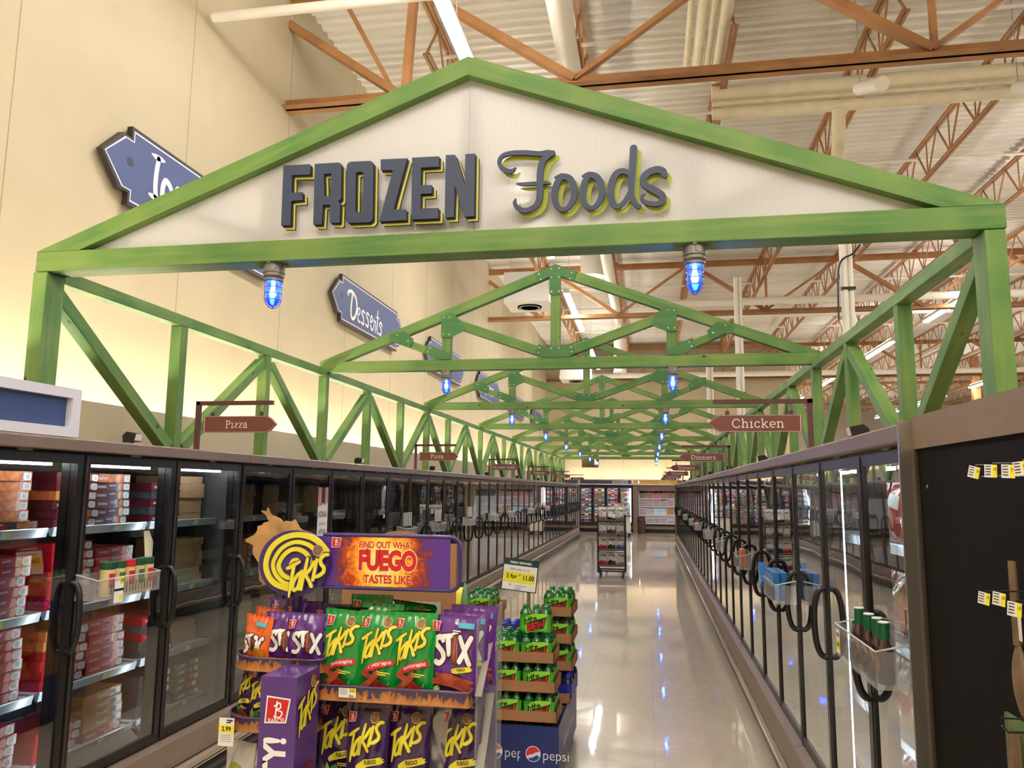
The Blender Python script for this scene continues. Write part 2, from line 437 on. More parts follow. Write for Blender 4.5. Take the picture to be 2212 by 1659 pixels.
for k, (Y, lab) in enumerate([(-4.2, 'brown steel roof girder behind the camera'), (9.02, 'nearest brown steel roof girder, just above the gable peak'), (22.2, 'second brown steel roof girder, seen through the first green truss'),
                 (35.4, 'third brown roof girder above the cold cases at the back'), (48.6, 'farthest brown roof girder over the right side of the store')]):
    if Y > 0: girder(Y, lab)
def joist(n):
    t = thing('roof_joist', 'x', 'steel joist', kind='structure')
    Lh = 13.2*n
    MB().box(-.055, -.008, 0, Lh, 8.41, 8.45, M_STEEL).box(.008, .055, 0, Lh, 8.41, 8.45, M_STEEL).build('top_chord', t)
    MB().box(-.05, -.008, .5, Lh-.5, 7.70, 7.735, M_STEEL).box(.008, .05, .5, Lh-.5, 7.70, 7.735, M_STEEL).build('bottom_chord', t)
    b = MB(); y = .5
    while y < Lh-1.1:
        b.bar((0, y, 7.71), (0, y+.55, 8.42), .025, .025, M_STEEL); b.bar((0, y+.55, 8.42), (0, y+1.1, 7.71), .025, .025, M_STEEL)
        b.bar((0, y+1.1, 7.71), (0, y+1.1, 8.42), .02, .02, M_STEEL); y += 1.1
    b.build('web', t); return t
J0 = joist(4); jl = None
for k in range(15):
    x = -2.94+2.04*k
    lab = 'brown steel bar joist under the roof deck, %s from the left wall' % (NTH[k] if k < 12 else ['thirteenth', 'fourteenth', 'fifteenth'][k-12])
    if k == 0: J0.location = (x, 9.02, 0); J0['label'] = lab; o = J0
    else: o = dup(J0, (x, 9.02, 0), label=lab)
    o['group'] = 'bar joists under the roof'
# ------------------------------------------------------------------ pipes, ducts and columns
def pipe(name, label, path, r, m, group=None, seg=12):
    return tag(MB().tube(path, r, m, seg).build(name, smooth=50), label, 'pipe', group)
pipe('ceiling_pipe', 'white pipe reaching from the left wall across the top of the picture', [(-4.62, 7.12, 6.88), (6.5, 7.12, 6.88)], .052, M_WHITE)
pipe('ceiling_duct', 'large white round duct running along the aisle under the roof', [(-1.0, 6.0, 7.55), (-1.0, 26.0, 7.55)], .145, M_WHITE, seg=20)
for k, dx in enumerate((-.19, -.04, .10, .26)):
    pipe('conduit', 'cream conduit in the bundle running along the roof, %s from left' % NTH[k], [(.78+dx, 3.0, 7.9), (.78+dx, 11.15, 7.9)], (.042, .07, .05, .085)[k], M_CREAM, 'bundle of roof conduits')
for k, (dz, r) in enumerate(((.19, .11), (.02, .04), (-.13, .085))):
    pipe('insulated_pipe', 'long insulated pipe crossing under the roof right of the gable, %s in its rack' % ['upper', 'thin middle', 'lower'][k],
         [(.98, 11.2, 7.5+dz), (XE-1, 11.2, 7.5+dz)], r, M_CREAM, 'insulated pipe rack')
for k, (u, v) in enumerate(((1858, 190), (2200, 190))):
    p = PZ(u, v, 7.25); t = thing('pipe_sleeve', ['open ended white pipe sleeve hanging below the insulated pipes', 'white pipe sleeve at the right edge below the insulated pipes'][k], 'pipe', p)
    MB().lathe([(.075, 0), (.075, .02), (.095, .02), (.095, -.62), (.0, -.62)], (0, 0, 0), M_WHITE, 16).build('sleeve', t, rot=(math.radians(-66), 0, math.radians(12)), smooth=50)
    MB().lathe([(.07, 0), (.07, .012)], (0, 0, .012), M_BLACK, 14).build('core', t, rot=(math.radians(-66), 0, math.radians(12)))
    MB().tube([(0, 0, -.05), (0, 0, 8.55-p.z)], .006, M_GRY, 5).build('hanger', t)
MB2 = MB(); p0 = PZ(1810, 240, 7.3)
MB2.tube([(p0.x, 11.2, 7.3), (p0.x, 11.25, 6.9), (p0.x, 11.6, 6.3)], .095, M_CREAM, 12)
tag(MB2.build('drop_pipe', smooth=50), 'cream pipe dropping from the insulated rack behind the right rafter', 'pipe')
for k, (y, z) in enumerate([(10.6, 8.3), (13.0, 8.3), (15.6, 8.3), (19.2, 8.2), (24.2, 8.2), (27.0, 8.2), (31.0, 8.2)]):
    pipe('sprinkler_pipe', 'thin white sprinkler pipe crossing under the deck, %s from the front' % NTH[k], [(-4.3, y, z), (XE-1, y, z)], .03, M_WHITE, 'sprinkler pipes', 8)
for k, (y, z) in enumerate([(21.6, 7.0), (24.9, 7.35), (34.6, 6.9)]):
    pipe('cross_pipe', 'thick white pipe crossing the store under the joists, %s from the front' % NTH[k], [(.3 if k < 2 else -4, y, z), (XE-1, y, z)], (.11, .10, .12)[k], M_WHITE, 'white cross pipes')
def column(label, u, v0, Y, r, z1=8.4, x=None):
    p = PY(u, v0, Y); t = thing('riser_pipe', label, 'pipe', (p.x, Y, 0))
    MB().tube([(-r, 0, 0), (-r, 0, z1)], r, M_WHITE, 12).build('riser', t, smooth=50)
    MB().tube([(r*.9, .02, 0), (r*.9, .02, z1)], r*.75, M_WHITE, 12).build('riser', t, smooth=50)
    for z in (3.2, 4.2): MB().box(-2.1*r, 1.8*r, -r*1.15, r*1.2, z, z+.03, M_BLACK if z > 4 else M_CHROME).build('clamp', t)
    return t
column('tall pair of white riser pipes behind the right hand green truss', 1831, 600, 9.5, .042, PY(1831, 470, 9.5).z)
column('second pair of white riser pipes, behind the first cross truss at right', 1598, 750, 19.5, .055, PY(1598, 600, 19.5).z)
column('third pair of white riser pipes, farther along the right freezers', 1535, 850, 29.5, .07, PY(1535, 780, 29.5).z)
t = thing('duct_drop', 'wide white vertical round duct seen under the gable beam', 'duct', (-1.51, 21.0, 0))
MB().lathe([(.33, 7.72), (.33, 8.6)], (0, 0, 0), M_WHITE, 28).build('duct', t, smooth=50); MB().lathe([(.345, 7.70), (.345, 7.74), (.3, 7.74)], (0, 0, 0), M_WHITE, 28).build('rim', t, smooth=40)
t = thing('duct_drop', 'smaller white vertical duct above the second green truss', 'duct', (-1.10, 30.2, 0))
MB().lathe([(.24, 6.40), (.24, 8.6)], (0, 0, 0), M_WHITE, 28).build('duct', t, smooth=50); MB().lathe([(.26, 6.38), (.26, 6.43), (.2, 6.43)], (0, 0, 0), M_WHITE, 28).build('rim', t, smooth=40)
M_VENT = mat('vent_grey', (196, 194, 190), .5)
for k, (p, s, lab) in enumerate([((-2.9, 18.6, 8.25-1.93+.0), .55, 'square grey ceiling diffuser with a round outlet left of the king post'), ((-2.95, 31.5, 6.25), .6, 'square grey ceiling diffuser farther back over the aisle')]):
    t = thing('air_diffuser', lab, 'vent', p)
    MB().box(-s, s, -s, s, .02, .75, M_VENT).build('plenum_box', t)
    MB().box(-s*1.02, s*1.02, -s*1.02, s*1.02, 0, .03, M_VENT).build('face_plate', t)
    b = MB()
    for r in (.30, .22, .14): b.lathe([(r, -.03), (r-.03, -.03), (r-.05, .0), (r, .0)], (0, 0, 0), mat('vent_dark', (120, 116, 110), .5) if r > .25 else M_VENT, 24)
    b.build('round_outlet', t, smooth=40)
    for q in (-1, 1): MB().tube([(q*s*.9, 0, .75), (q*s*.9, 0, 8.55-p[2])], .006, M_GRY, 5).build('hanger', t)

p = PY(2105, 800, 41.0); t = thing('steel_column', 'brown steel column far away at the right, cream painted at its foot', 'column', (p.x, 41.0, 0), kind='structure')
MB().box(-.16, .16, -.16, .16, 6.2, 8.5, M_STEEL).build('upper_shaft', t); MB().box(-.2, .2, -.2, .2, 0, 6.2, M_CREAM).build('lower_wrap', t)
# ------------------------------------------------------------------ green stained timber
def wood_mat(name, c0, c1, c2, knots=True):
    m, nt, b = _new(name); L = nt.links
    tc = nt.nodes.new('ShaderNodeTexCoord'); oi = nt.nodes.new('ShaderNodeObjectInfo')
    add = nt.nodes.new('ShaderNodeVectorMath'); add.operation = 'ADD'
    mul = math_node(nt, 'MULTIPLY', oi.outputs['Random'], 37.0); cx = nt.nodes.new('ShaderNodeCombineXYZ')
    L.new(mul, cx.inputs[0]); L.new(mul, cx.inputs[1]); L.new(tc.outputs['Object'], add.inputs[0]); L.new(cx.outputs[0], add.inputs[1])
    mp = nt.nodes.new('ShaderNodeMapping'); mp.inputs['Scale'].default_value = (.9, 12, 12); L.new(add.outputs[0], mp.inputs[0])
    n1 = nt.nodes.new('ShaderNodeTexNoise'); n1.inputs['Scale'].default_value = 2.0; n1.inputs['Detail'].default_value = 5; L.new(mp.outputs[0], n1.inputs['Vector'])
    n2 = nt.nodes.new('ShaderNodeTexNoise'); n2.inputs['Scale'].default_value = 2.6; n2.inputs['Detail'].default_value = 2; L.new(add.outputs[0], n2.inputs['Vector'])
    r2 = nt.nodes.new('ShaderNodeValToRGB'); e = r2.color_ramp.elements
    e[0].position = .32; e[0].color = lin(c0); e[1].position = .68; e[1].color = lin(c1); L.new(n2.outputs['Fac'], r2.inputs[0])
    mx = nt.nodes.new('ShaderNodeMix'); mx.data_type = 'RGBA'; rg = nt.nodes.new('ShaderNodeValToRGB')
    rg.color_ramp.elements[0].position = .45; rg.color_ramp.elements[1].position = .75; rg.color_ramp.elements[1].color = (.55, .55, .55, 1)
    L.new(n1.outputs['Fac'], rg.inputs[0]); L.new(rg.outputs[0], mx.inputs[0]); L.new(r2.outputs[0], mx.inputs[6]); mx.inputs[7].default_value = lin(c2)
    last = mx.outputs[2]
    if knots:
        mp2 = nt.nodes.new('ShaderNodeMapping'); mp2.inputs['Scale'].default_value = (3.2, 6, 6); L.new(add.outputs[0], mp2.inputs[0])
        v = nt.nodes.new('ShaderNodeTexVoronoi'); v.inputs['Scale'].default_value = 1.0; L.new(mp2.outputs[0], v.inputs['Vector'])
        rk = nt.nodes.new('ShaderNodeValToRGB'); rk.color_ramp.elements[0].position = .035; rk.color_ramp.elements[0].color = (1, 1, 1, 1)
        rk.color_ramp.elements[1].position = .085; rk.color_ramp.elements[1].color = (0, 0, 0, 1); L.new(v.outputs['Distance'], rk.inputs[0])
        mk = nt.nodes.new('ShaderNodeMix'); mk.data_type = 'RGBA'; L.new(rk.outputs[0], mk.inputs[0]); L.new(last, mk.inputs[6]); mk.inputs[7].default_value = lin((52, 40, 18))
        last = mk.outputs[2]
    L.new(last, b.inputs['Base Color']); b.inputs['Roughness'].default_value = .55; b.inputs['Specular IOR Level'].default_value = .35
    MATS[name] = m; return m
M_WOOD = wood_mat('green_stained_wood', (74, 119, 59), (112, 140, 72), (134, 152, 88))
M_GUS = wood_mat('dark_green_plate', (60, 108, 62), (74, 120, 68), (84, 128, 74), False)
M_BOLT = mat('bolt', (190, 196, 180), .35, metal=.6)
def timber(name, parent, p0, p1, w, h, up=(0, 0, 1), cut0=0.0, cut1=0.0, m=None):
    # board of width w (sideways) and height h (along up), local X along the length so that the grain follows it
    p0 = Vector(p0); p1 = Vector(p1); d = p1-p0; ln = d.length; d.normalize(); up = Vector(up)
    y = up.cross(d).normalized(); z = d.cross(y)
    b = MB(); a, c = w/2, h/2
    vs_ = [(-cut0, -a, -c), (-cut0, a, -c), (cut0, a, c), (cut0, -a, c), (ln+cut1, -a, -c), (ln+cut1, a, -c), (ln-cut1, a, c), (ln-cut1, -a, c)]
    b.raw(vs_, [(0, 1, 2, 3), (7, 6, 5, 4), (0, 4, 5, 1), (1, 5, 6, 2), (2, 6, 7, 3), (3, 7, 4, 0)], m or M_WOOD)
    o = b.build(name, parent)
    o.matrix_local = Matrix(((d.x, y.x, z.x, p0.x), (d.y, y.y, z.y, p0.y), (d.z, y.z, z.z, p0.z), (0, 0, 0, 1)))
    md = o.modifiers.new('edge', 'BEVEL'); md.width = .005; md.segments = 2; md.limit_method = 'ANGLE'
    return o
Y0, BP = 3.763, 1.3012                       # front of the frame, spacing of its posts
ZT = 2.99                                    # underside of the side rails
XL, XR = -3.377, 1.531                       # inner faces of the two side trusses
TW = .092
def side_truss(xi, sgn, label):
    # sgn: -1 = left truss (body extends to smaller x)
    t = thing('side_truss', label, 'timber truss', (0, 0, 0))
    xc = xi + sgn*TW/2; zb = 2.045; n = 21
    yend = Y0+n*BP
    timber('post', t, (xc, Y0+.07, zb), (xc, Y0+.07, 3.026), .14, TW, (1, 0, 0))
    timber('top_rail', t, (xc, Y0+.14, ZT+.04), (xc, yend+.09, ZT+.04), TW, .08)
    for k in range(1, n+1):
        y = Y0+k*BP
        timber('post', t, (xc, y+.05, zb), (xc, y+.05, ZT), .085, TW-.004, (1, 0, 0))
        lo, hi = (y, Y0+(k-1)*BP) if k % 2 else (Y0+(k-1)*BP, y)
        # braces run from the rail at the even posts down to the foot of the odd ones
        s = 1 if hi > lo else -1
        timber('brace', t, (xc, lo+.05+s*.075, zb+.05), (xc, hi+.05-s*.07, ZT-.07), TW-.006, .085, (0, 0, 1))
    return t
side_truss(XL, -1, 'green timber truss standing along the top of the left freezers')
side_truss(XR, 1, 'green timber truss standing along the top of the right freezers')
XA, ZA, ZBB, ZBT = -.93, 4.115, 3.030, 3.146
XE0, XE1 = -3.46, 1.63
def cross_parts(t, y, d):
    # members shared by every roof truss; y = front, d = depth of the boards
    yc = y+d/2; sl = (ZA-ZBT)/(XA-XE0); th = .105
    timber('bottom_chord', t, (XE0, yc, (ZBB+ZBT)/2), (XE1, yc, (ZBB+ZBT)/2), d, ZBT-ZBB)
    hh = th*math.cos(math.atan(sl))
    for xe, s in ((XE0, 1), (XE1, -1)):
        b = MB(); pts = [(xe, ZBT), (xe+s*th/sl, ZBT), (XA, ZA-th), (XA, ZA)]
        if s < 0: pts = pts[::-1]
        # a raked board: drawn in its own grain direction
        d0 = Vector((s*1.0, 0, sl)).normalized(); up = Vector((-d0.z*s, 0, d0.x*s)) if s > 0 else Vector((d0.z, 0, -d0.x))
        o3 = Vector((xe, y, ZBT)); yv = Vector((0, 1, 0)); zv = d0.cross(yv)
        loc2 = [((Vector((x, y, z))-o3).dot(d0), (Vector((x, y, z))-o3).dot(zv)) for x, z in pts]
        b.prism(loc2, lambda p, q, r: (p, r, q), 0, d, M_WOOD)
        o = b.build('rafter', t)
        o.matrix_local = Matrix(((d0.x, yv.x, zv.x, o3.x), (d0.y, yv.y, zv.y, o3.y), (d0.z, yv.z, zv.z, o3.z), (0, 0, 0, 1)))
        md = o.modifiers.new('edge', 'BEVEL'); md.width = .004; md.segments = 2; md.limit_method = 'ANGLE'
    return sl
def web_parts(t, y, d, sl):
    yc = y+d/2
    timber('king_post', t, (XA, yc, ZBT), (XA, yc, ZA-.11), .1, d*.9, (0, 1, 0))
    for s, xv in ((-1, -2.07), (1, .225)):
        zr = ZBT + sl*(xv-XE0 if s < 0 else XE1-xv) - .1
        timber('post', t, (xv, yc, ZBT), (xv, yc, zr), .095, d*.9, (0, 1, 0))
        timber('brace', t, (xv-s*.03, yc, zr-.03), (XA+s*.10, yc, ZBT+.045), d*.88, .095, (0, 0, 1))
        xs = -2.6 if s < 0 else .745
        zs = ZBT + sl*(xs-XE0 if s < 0 else XE1-xs) - .1
        timber('brace', t, (xs, yc, zs-.01), (xv+s*.03, yc, ZBT+.04), d*.86, .075, (0, 0, 1))
def gusset(t, y, pts, bolts):
    b = MB(); b.prism(pts, lambda x, z, q: (x, y-q, z), 0, .008, M_GUS)
    o = b.build('gusset_plate', t)
    bb = MB()
    for x, z in bolts: bb.lathe([(.009, 0), (.008, -.006), (.0, -.007)], (x, y-.008, z), M_BOLT, 8, 'Y')
    bb.build('bolt_heads', o)
def gussets(t, y, sl):
    c = .105
    gusset(t, y, [(XA-.22, ZA-.22*sl-.004), (XA-.19, ZA-.19*sl-c-.01), (XA-.06, ZA-.06*sl-c), (XA-.06, ZA-.32), (XA+.06, ZA-.32), (XA+.06, ZA-.06*sl-c), (XA+.19, ZA-.19*sl-c-.01), (XA+.22, ZA-.22*sl-.004), (XA, ZA)],
           [(XA-.04, ZA-.05), (XA+.04, ZA-.05), (XA-.17, ZA-.10), (XA+.17, ZA-.10), (XA-.15, ZA-.16), (XA+.15, ZA-.16), (XA-.04, ZA-.29), (XA+.04, ZA-.29), (XA-.04, ZA-.14), (XA+.04, ZA-.14)])
    gusset(t, y, [(XA-.21, ZBT+.05), (XA-.15, ZBT), (XA+.15, ZBT), (XA+.21, ZBT+.05), (XA+.17, ZBT+.135), (XA+.09, ZBT+.11), (XA-.09, ZBT+.11), (XA-.17, ZBT+.135)],
           [(XA-.04, ZBT+.09), (XA+.04, ZBT+.09), (XA-.16, ZBT+.10), (XA+.16, ZBT+.10), (XA-.17, ZBT+.05), (XA+.17, ZBT+.05)])
    for s, xv in ((-1, -2.07), (1, .225)):
        zr = ZBT + sl*(xv-XE0 if s < 0 else XE1-xv)
        mir = lambda pts: [(xv-s*p, q) for p, q in (pts if s < 0 else pts[::-1])]     # p runs towards the ridge when s < 0
        gusset(t, y, mir([(-.055, zr-.30), (.055, zr-.30), (.20, zr-.235), (.15, zr-.125), (.055, zr-.04), (-.055, zr-.07)]), [(xv-.03, zr-.09), (xv+.03, zr-.09), (xv-.03, zr-.27), (xv+.03, zr-.27)])
        gusset(t, y, mir([(-.24, ZBT+.075), (-.10, ZBT), (.05, ZBT), (.05, ZBT+.06), (-.04, ZBT+.10), (-.20, ZBT+.165)]), [(xv+s*.17, ZBT+.12), (xv+s*.19, ZBT+.08)])
        xs = -2.6 if s < 0 else .745; zs = ZBT + sl*(xs-XE0 if s < 0 else XE1-xs)
        m2 = lambda pts: [(xs-s*p, q) for p, q in (pts if s < 0 else pts[::-1])]
        gusset(t, y, m2([(-.08, zs-.135), (.02, zs-.14), (.14, zs-.20), (.18, zs-.11), (.08, zs-.02), (-.08, zs-.05)]), [(xs, zs-.06), (xs-s*.12, zs-.13)])
# ------------------------------------------------------------------ blue caged lamps
def globe_mat():
    m = bpy.data.materials.new('blue_globe_glass'); m.use_nodes = True; nt = m.node_tree; nt.nodes.clear(); L = nt.links
    o = nt.nodes.new('ShaderNodeOutputMaterial'); t = nt.nodes.new('ShaderNodeBsdfTransparent'); g = nt.nodes.new('ShaderNodeBsdfGlossy'); tr = nt.nodes.new('ShaderNodeBsdfTranslucent')
    t.inputs[0].default_value = (.016, .10, 1, 1); tr.inputs[0].default_value = (.006, .016, .9, 1); g.inputs['Roughness'].default_value = .05
    a = nt.nodes.new('ShaderNodeMixShader'); a.inputs[0].default_value = .20; L.new(t.outputs[0], a.inputs[1]); L.new(tr.outputs[0], a.inputs[2])
    c = nt.nodes.new('ShaderNodeMixShader'); c.inputs[0].default_value = .06; L.new(a.outputs[0], c.inputs[1]); L.new(g.outputs[0], c.inputs[2]); L.new(c.outputs[0], o.inputs[0]); return m
M_GLOBE = globe_mat(); M_BULB = emat('lamp_bulb', (200, 225, 255), E_BULB); M_CAST = mat('cast_grey_metal', (140, 136, 132), .42, metal=.5, var=.1, vscale=30)
M_CAGE = mat('cage_wire', (120, 118, 124), .4, metal=.5)
def blue_lamp():
    t = thing('caged_lamp', 'x', 'lamp')
    b = MB(); b.lathe([(.055, 0), (.058, -.002), (.058, -.05), (.052, -.052), (.052, -.060), (.056, -.062), (.056, -.070), (.045, -.078), (.048, -.080), (.052, -.084), (.052, -.094), (.04, -.096)], (0, 0, 0), M_CAST, 24)
    for a in (.35, 1.6, 2.9, 4.2): b.lathe([(.017, .052), (.017, .060), (.014, .0605), (.014, .057)], (0, 0, 0), M_CAST, 12, 'X') if False else None
    b.box(-.074, .074, -.009, .009, -.006, 0, M_CAST).box(-.009, .009, -.068, .068, -.006, 0, M_CAST)
    jb = b.build('junction_box', t, smooth=35)
    k = MB()
    for a in (-1.9, -1.0): k.lathe([(.018, .050), (.018, .0605), (.0145, .0605), (.0145, .0585), (0, .0585)], (0, 0, -.026), M_CAST, 14, 'X')
    o = k.build('knockout', jb, smooth=30); o.rotation_euler = (0, 0, -1.25)
    MB().lathe([(.036, -.092), (.037, -.13), (.037, -.185), (.034, -.205), (.024, -.224), (.010, -.234), (0, -.236)], (0, 0, 0), M_GLOBE, 22).build('globe', t, smooth=60)
    MB().lathe([(.010, -.10), (.011, -.132), (.015, -.142), (.0185, -.155), (.018, -.170), (.012, -.182), (0, -.187)], (0, 0, 0), M_BULB, 14).build('bulb', t, smooth=60)
    c = MB()
    for z, r in ((-.098, .047), (-.130, .045), (-.165, .045), (-.200, .044)): c.tube([(r*math.cos(2*PI*i/20), r*math.sin(2*PI*i/20), z) for i in range(20)], .0030, M_CAGE, 5, closed=True)
    for i in range(4):
        a = PI/4 + i*PI/2; p = [(.046, -.095), (.045, -.2), (.036, -.222), (.018, -.240), (0, -.246)]
        c.tube([(r*math.cos(a), r*math.sin(a), z) for r, z in p], .0030, M_CAGE, 5)
    c.build('cage', t, smooth=60)
    return t
BL = blue_lamp(); bfirst = True
SIDE = ['left', 'right']
# ------------------------------------------------------------------ the row of roof trusses
TORD = ['first', 'second', 'third', 'fourth', 'fifth', 'sixth', 'seventh']
for k in range(0, 8):
    y = Y0 + 3*k*BP; d = .145 if k == 0 else .088
    if k == 0: t = gab = thing('gable_truss', 'large green timber gable framing the white sign panel at the front', 'timber gable', (0, 0, 0))
    else: t = thing('roof_truss', 'green timber roof truss spanning the freezers, %s behind the white gable' % TORD[k-1], 'timber truss', (0, 0, 0), group='green roof trusses')
    sl = cross_parts(t, y, d)
    if k == 0: web_parts(t, y+.075, .06, sl)
    else: web_parts(t, y, d, sl); gussets(t, y, sl)
    for s, x in enumerate((-2.07, .232)):
        lab = 'blue caged lamp under the %s, %s one' % ('white gable beam' if k == 0 else '%s truss behind the gable' % TORD[k-1], SIDE[s])
        loc = (x + (.05 if (k == 0 and s == 0) else 0), y+d/2, ZBB)
        if bfirst: BL.location = loc; BL['label'] = lab; o = BL; bfirst = False
        else: o = dup(BL, loc, label=lab)
        o['group'] = 'blue caged lamps'
# white ribbed translucent panel in the gable
def panel_mat():
    m = bpy.data.materials.new('white_ribbed_panel'); m.use_nodes = True; nt = m.node_tree; nt.nodes.clear(); L = nt.links
    o = nt.nodes.new('ShaderNodeOutputMaterial'); d = nt.nodes.new('ShaderNodeBsdfDiffuse'); tr = nt.nodes.new('ShaderNodeBsdfTranslucent'); g = nt.nodes.new('ShaderNodeBsdfGlossy')
    tc = nt.nodes.new('ShaderNodeTexCoord'); w = nt.nodes.new('ShaderNodeTexWave'); w.inputs['Scale'].default_value = 26; L.new(tc.outputs['Object'], w.inputs['Vector'])
    r = nt.nodes.new('ShaderNodeValToRGB'); r.color_ramp.elements[0].color = lin((240, 239, 241)); r.color_ramp.elements[1].color = lin((252, 250, 249)); L.new(w.outputs['Fac'], r.inputs[0])
    L.new(r.outputs[0], d.inputs[0]); L.new(r.outputs[0], tr.inputs[0]); g.inputs['Roughness'].default_value = .35
    rf = nt.nodes.new('ShaderNodeBsdfRefraction'); rf.inputs['Roughness'].default_value = .6; rf.inputs['IOR'].default_value = 1.03; L.new(r.outputs[0], rf.inputs[0]); e = nt.nodes.new('ShaderNodeMixShader'); e.inputs[0].default_value = .40; L.new(tr.outputs[0], e.inputs[1]); L.new(rf.outputs[0], e.inputs[2])
    a = nt.nodes.new('ShaderNodeMixShader'); a.inputs[0].default_value = .58; c = nt.nodes.new('ShaderNodeMixShader'); c.inputs[0].default_value = .05
    L.new(d.outputs[0], a.inputs[1]); L.new(e.outputs[0], a.inputs[2]); L.new(a.outputs[0], c.inputs[1]); L.new(g.outputs[0], c.inputs[2]); L.new(c.outputs[0], o.inputs[0]); return m
M_PANEL = panel_mat(); yp = Y0+.06
for nm, xa, xb in (('sign_panel', XE0+.25, XA-.001), ('sign_panel', XA+.001, XE1-.25)):
    sl = (ZA-ZBT)/(XA-XE0)
    z = lambda x: ZBT + sl*((x-XE0) if x < XA else (XE1-x)) - .02
    pts = [(xa, ZBT), (xb, ZBT), (xb, z(xb)), (xa, max(ZBT+.01, z(xa)))]
    MB().prism(pts, lambda x, zz, q: (x, yp-q, zz), -.012, 0, M_PANEL).build(nm, gab)
# ------------------------------------------------------------------ lettering on the gable
M_NAVY = mat('navy_letter', (46, 58, 86), .5); M_EDGE = mat('dark_letter_edge', (28, 24, 34), .5); M_LIME = mat('lime_letter', (196, 196, 84), .5); M_LIME2 = mat('lime_shadow_letter', (160, 172, 62), .6)
yl = yp-.03
def gpx(u, v):                                  # a point of the gable's sign plane, in metres from its left end
    p = PY(u, v, yl); return (p.x, p.z)
FR = lambda x, z, q: (x, yl-q, z)
crop = lambda pts: [gpx(590+a/4.809, 300+c/4.809) for a, c in pts]
LET = {
 'F': [(132, 298), (405, 285), (412, 300), (408, 392), (222, 398), (218, 578), (328, 574), (330, 655), (212, 664), (206, 915), (108, 918)],
 'Z': [(1136, 236), (1412, 224), (1270, 752), (1400, 756), (1400, 862), (1120, 878), (1262, 346), (1136, 348)],
 'E': [(1460, 218), (1738, 204), (1738, 312), (1554, 322), (1550, 502), (1666, 502), (1664, 588), (1550, 594), (1548, 742), (1734, 738), (1732, 846), (1452, 858)],
 'N': [(1808, 192), (1900, 188), (1916, 206), (2004, 500), (2010, 182), (2110, 176), (2100, 822), (2002, 830), (1900, 504), (1892, 832), (1796, 836)]}
def ring(outer, inner):
    n = len(outer); v = outer+inner; return (v, [(i, (i+1) % n, n+(i+1) % n, n+i) for i in range(n)])
def rbox(x0, y0, x1, y1, r, sk=0, n=4):
    P = []
    for cx, cy, a in ((x0+r, y0+r, 180), (x1-r, y0+r, 270), (x1-r, y1-r, 0), (x0+r, y1-r, 90)):
        for i in range(n+1):
            t = math.radians(a+90*i/n); x = cx+r*math.cos(t); y = cy+r*math.sin(t); P.append((x - sk*(y-y0), y + (x-x0)*-.045))
    return P
sh = {k: poly(crop(v)[::-1]) for k, v in LET.items()}
oo = rbox(786, 262, 1064, 895, 45, .016); oi = rbox(882, 368, 958, 782, 14, .016)
sh['O'] = ring(crop(oo)[::-1], crop(oi)[::-1])
# R: bowl ring plus two legs
ro = [(456, 282), (700, 268), (722, 276), (732, 304), (728, 635), (716, 655), (693, 668), (714, 684), (719, 706), (713, 880), (700, 892), (612, 889), (616, 704), (540, 705), (528, 906), (440, 908)]; ri = [(550, 386), (620, 380), (627, 388), (622, 605), (612, 614), (556, 613)]
sh['R'] = poly((crop(ro)+crop(ro[:1])+crop(ri[:1])+crop(ri[::-1]))[::-1])
word = thing('lettering', 'raised navy block letters spelling the word frozen on the gable', 'sign lettering', (0, 0, 0))
for ch in 'FROZEN':
    s2 = sh[ch]; b = MB()
    for dx, dz, q, dep, mt in ((.020, -.022, .006, .005, M_EDGE), (.0165, -.0185, .009, .004, M_LIME), (.006, -.007, .018, .010, M_EDGE), (0, 0, .028, .010, M_EDGE), (0, 0, .0288, 0, M_NAVY)):
        b.shape(moved(s2, dx, dz), FR, q, mt, dep)
    b.build('letter_'+ch.lower(), word)
cr2 = lambda pts: [gpx(1050+a/5.144, 300+c/5.144) + ((w,)) for a, c, w in pts]
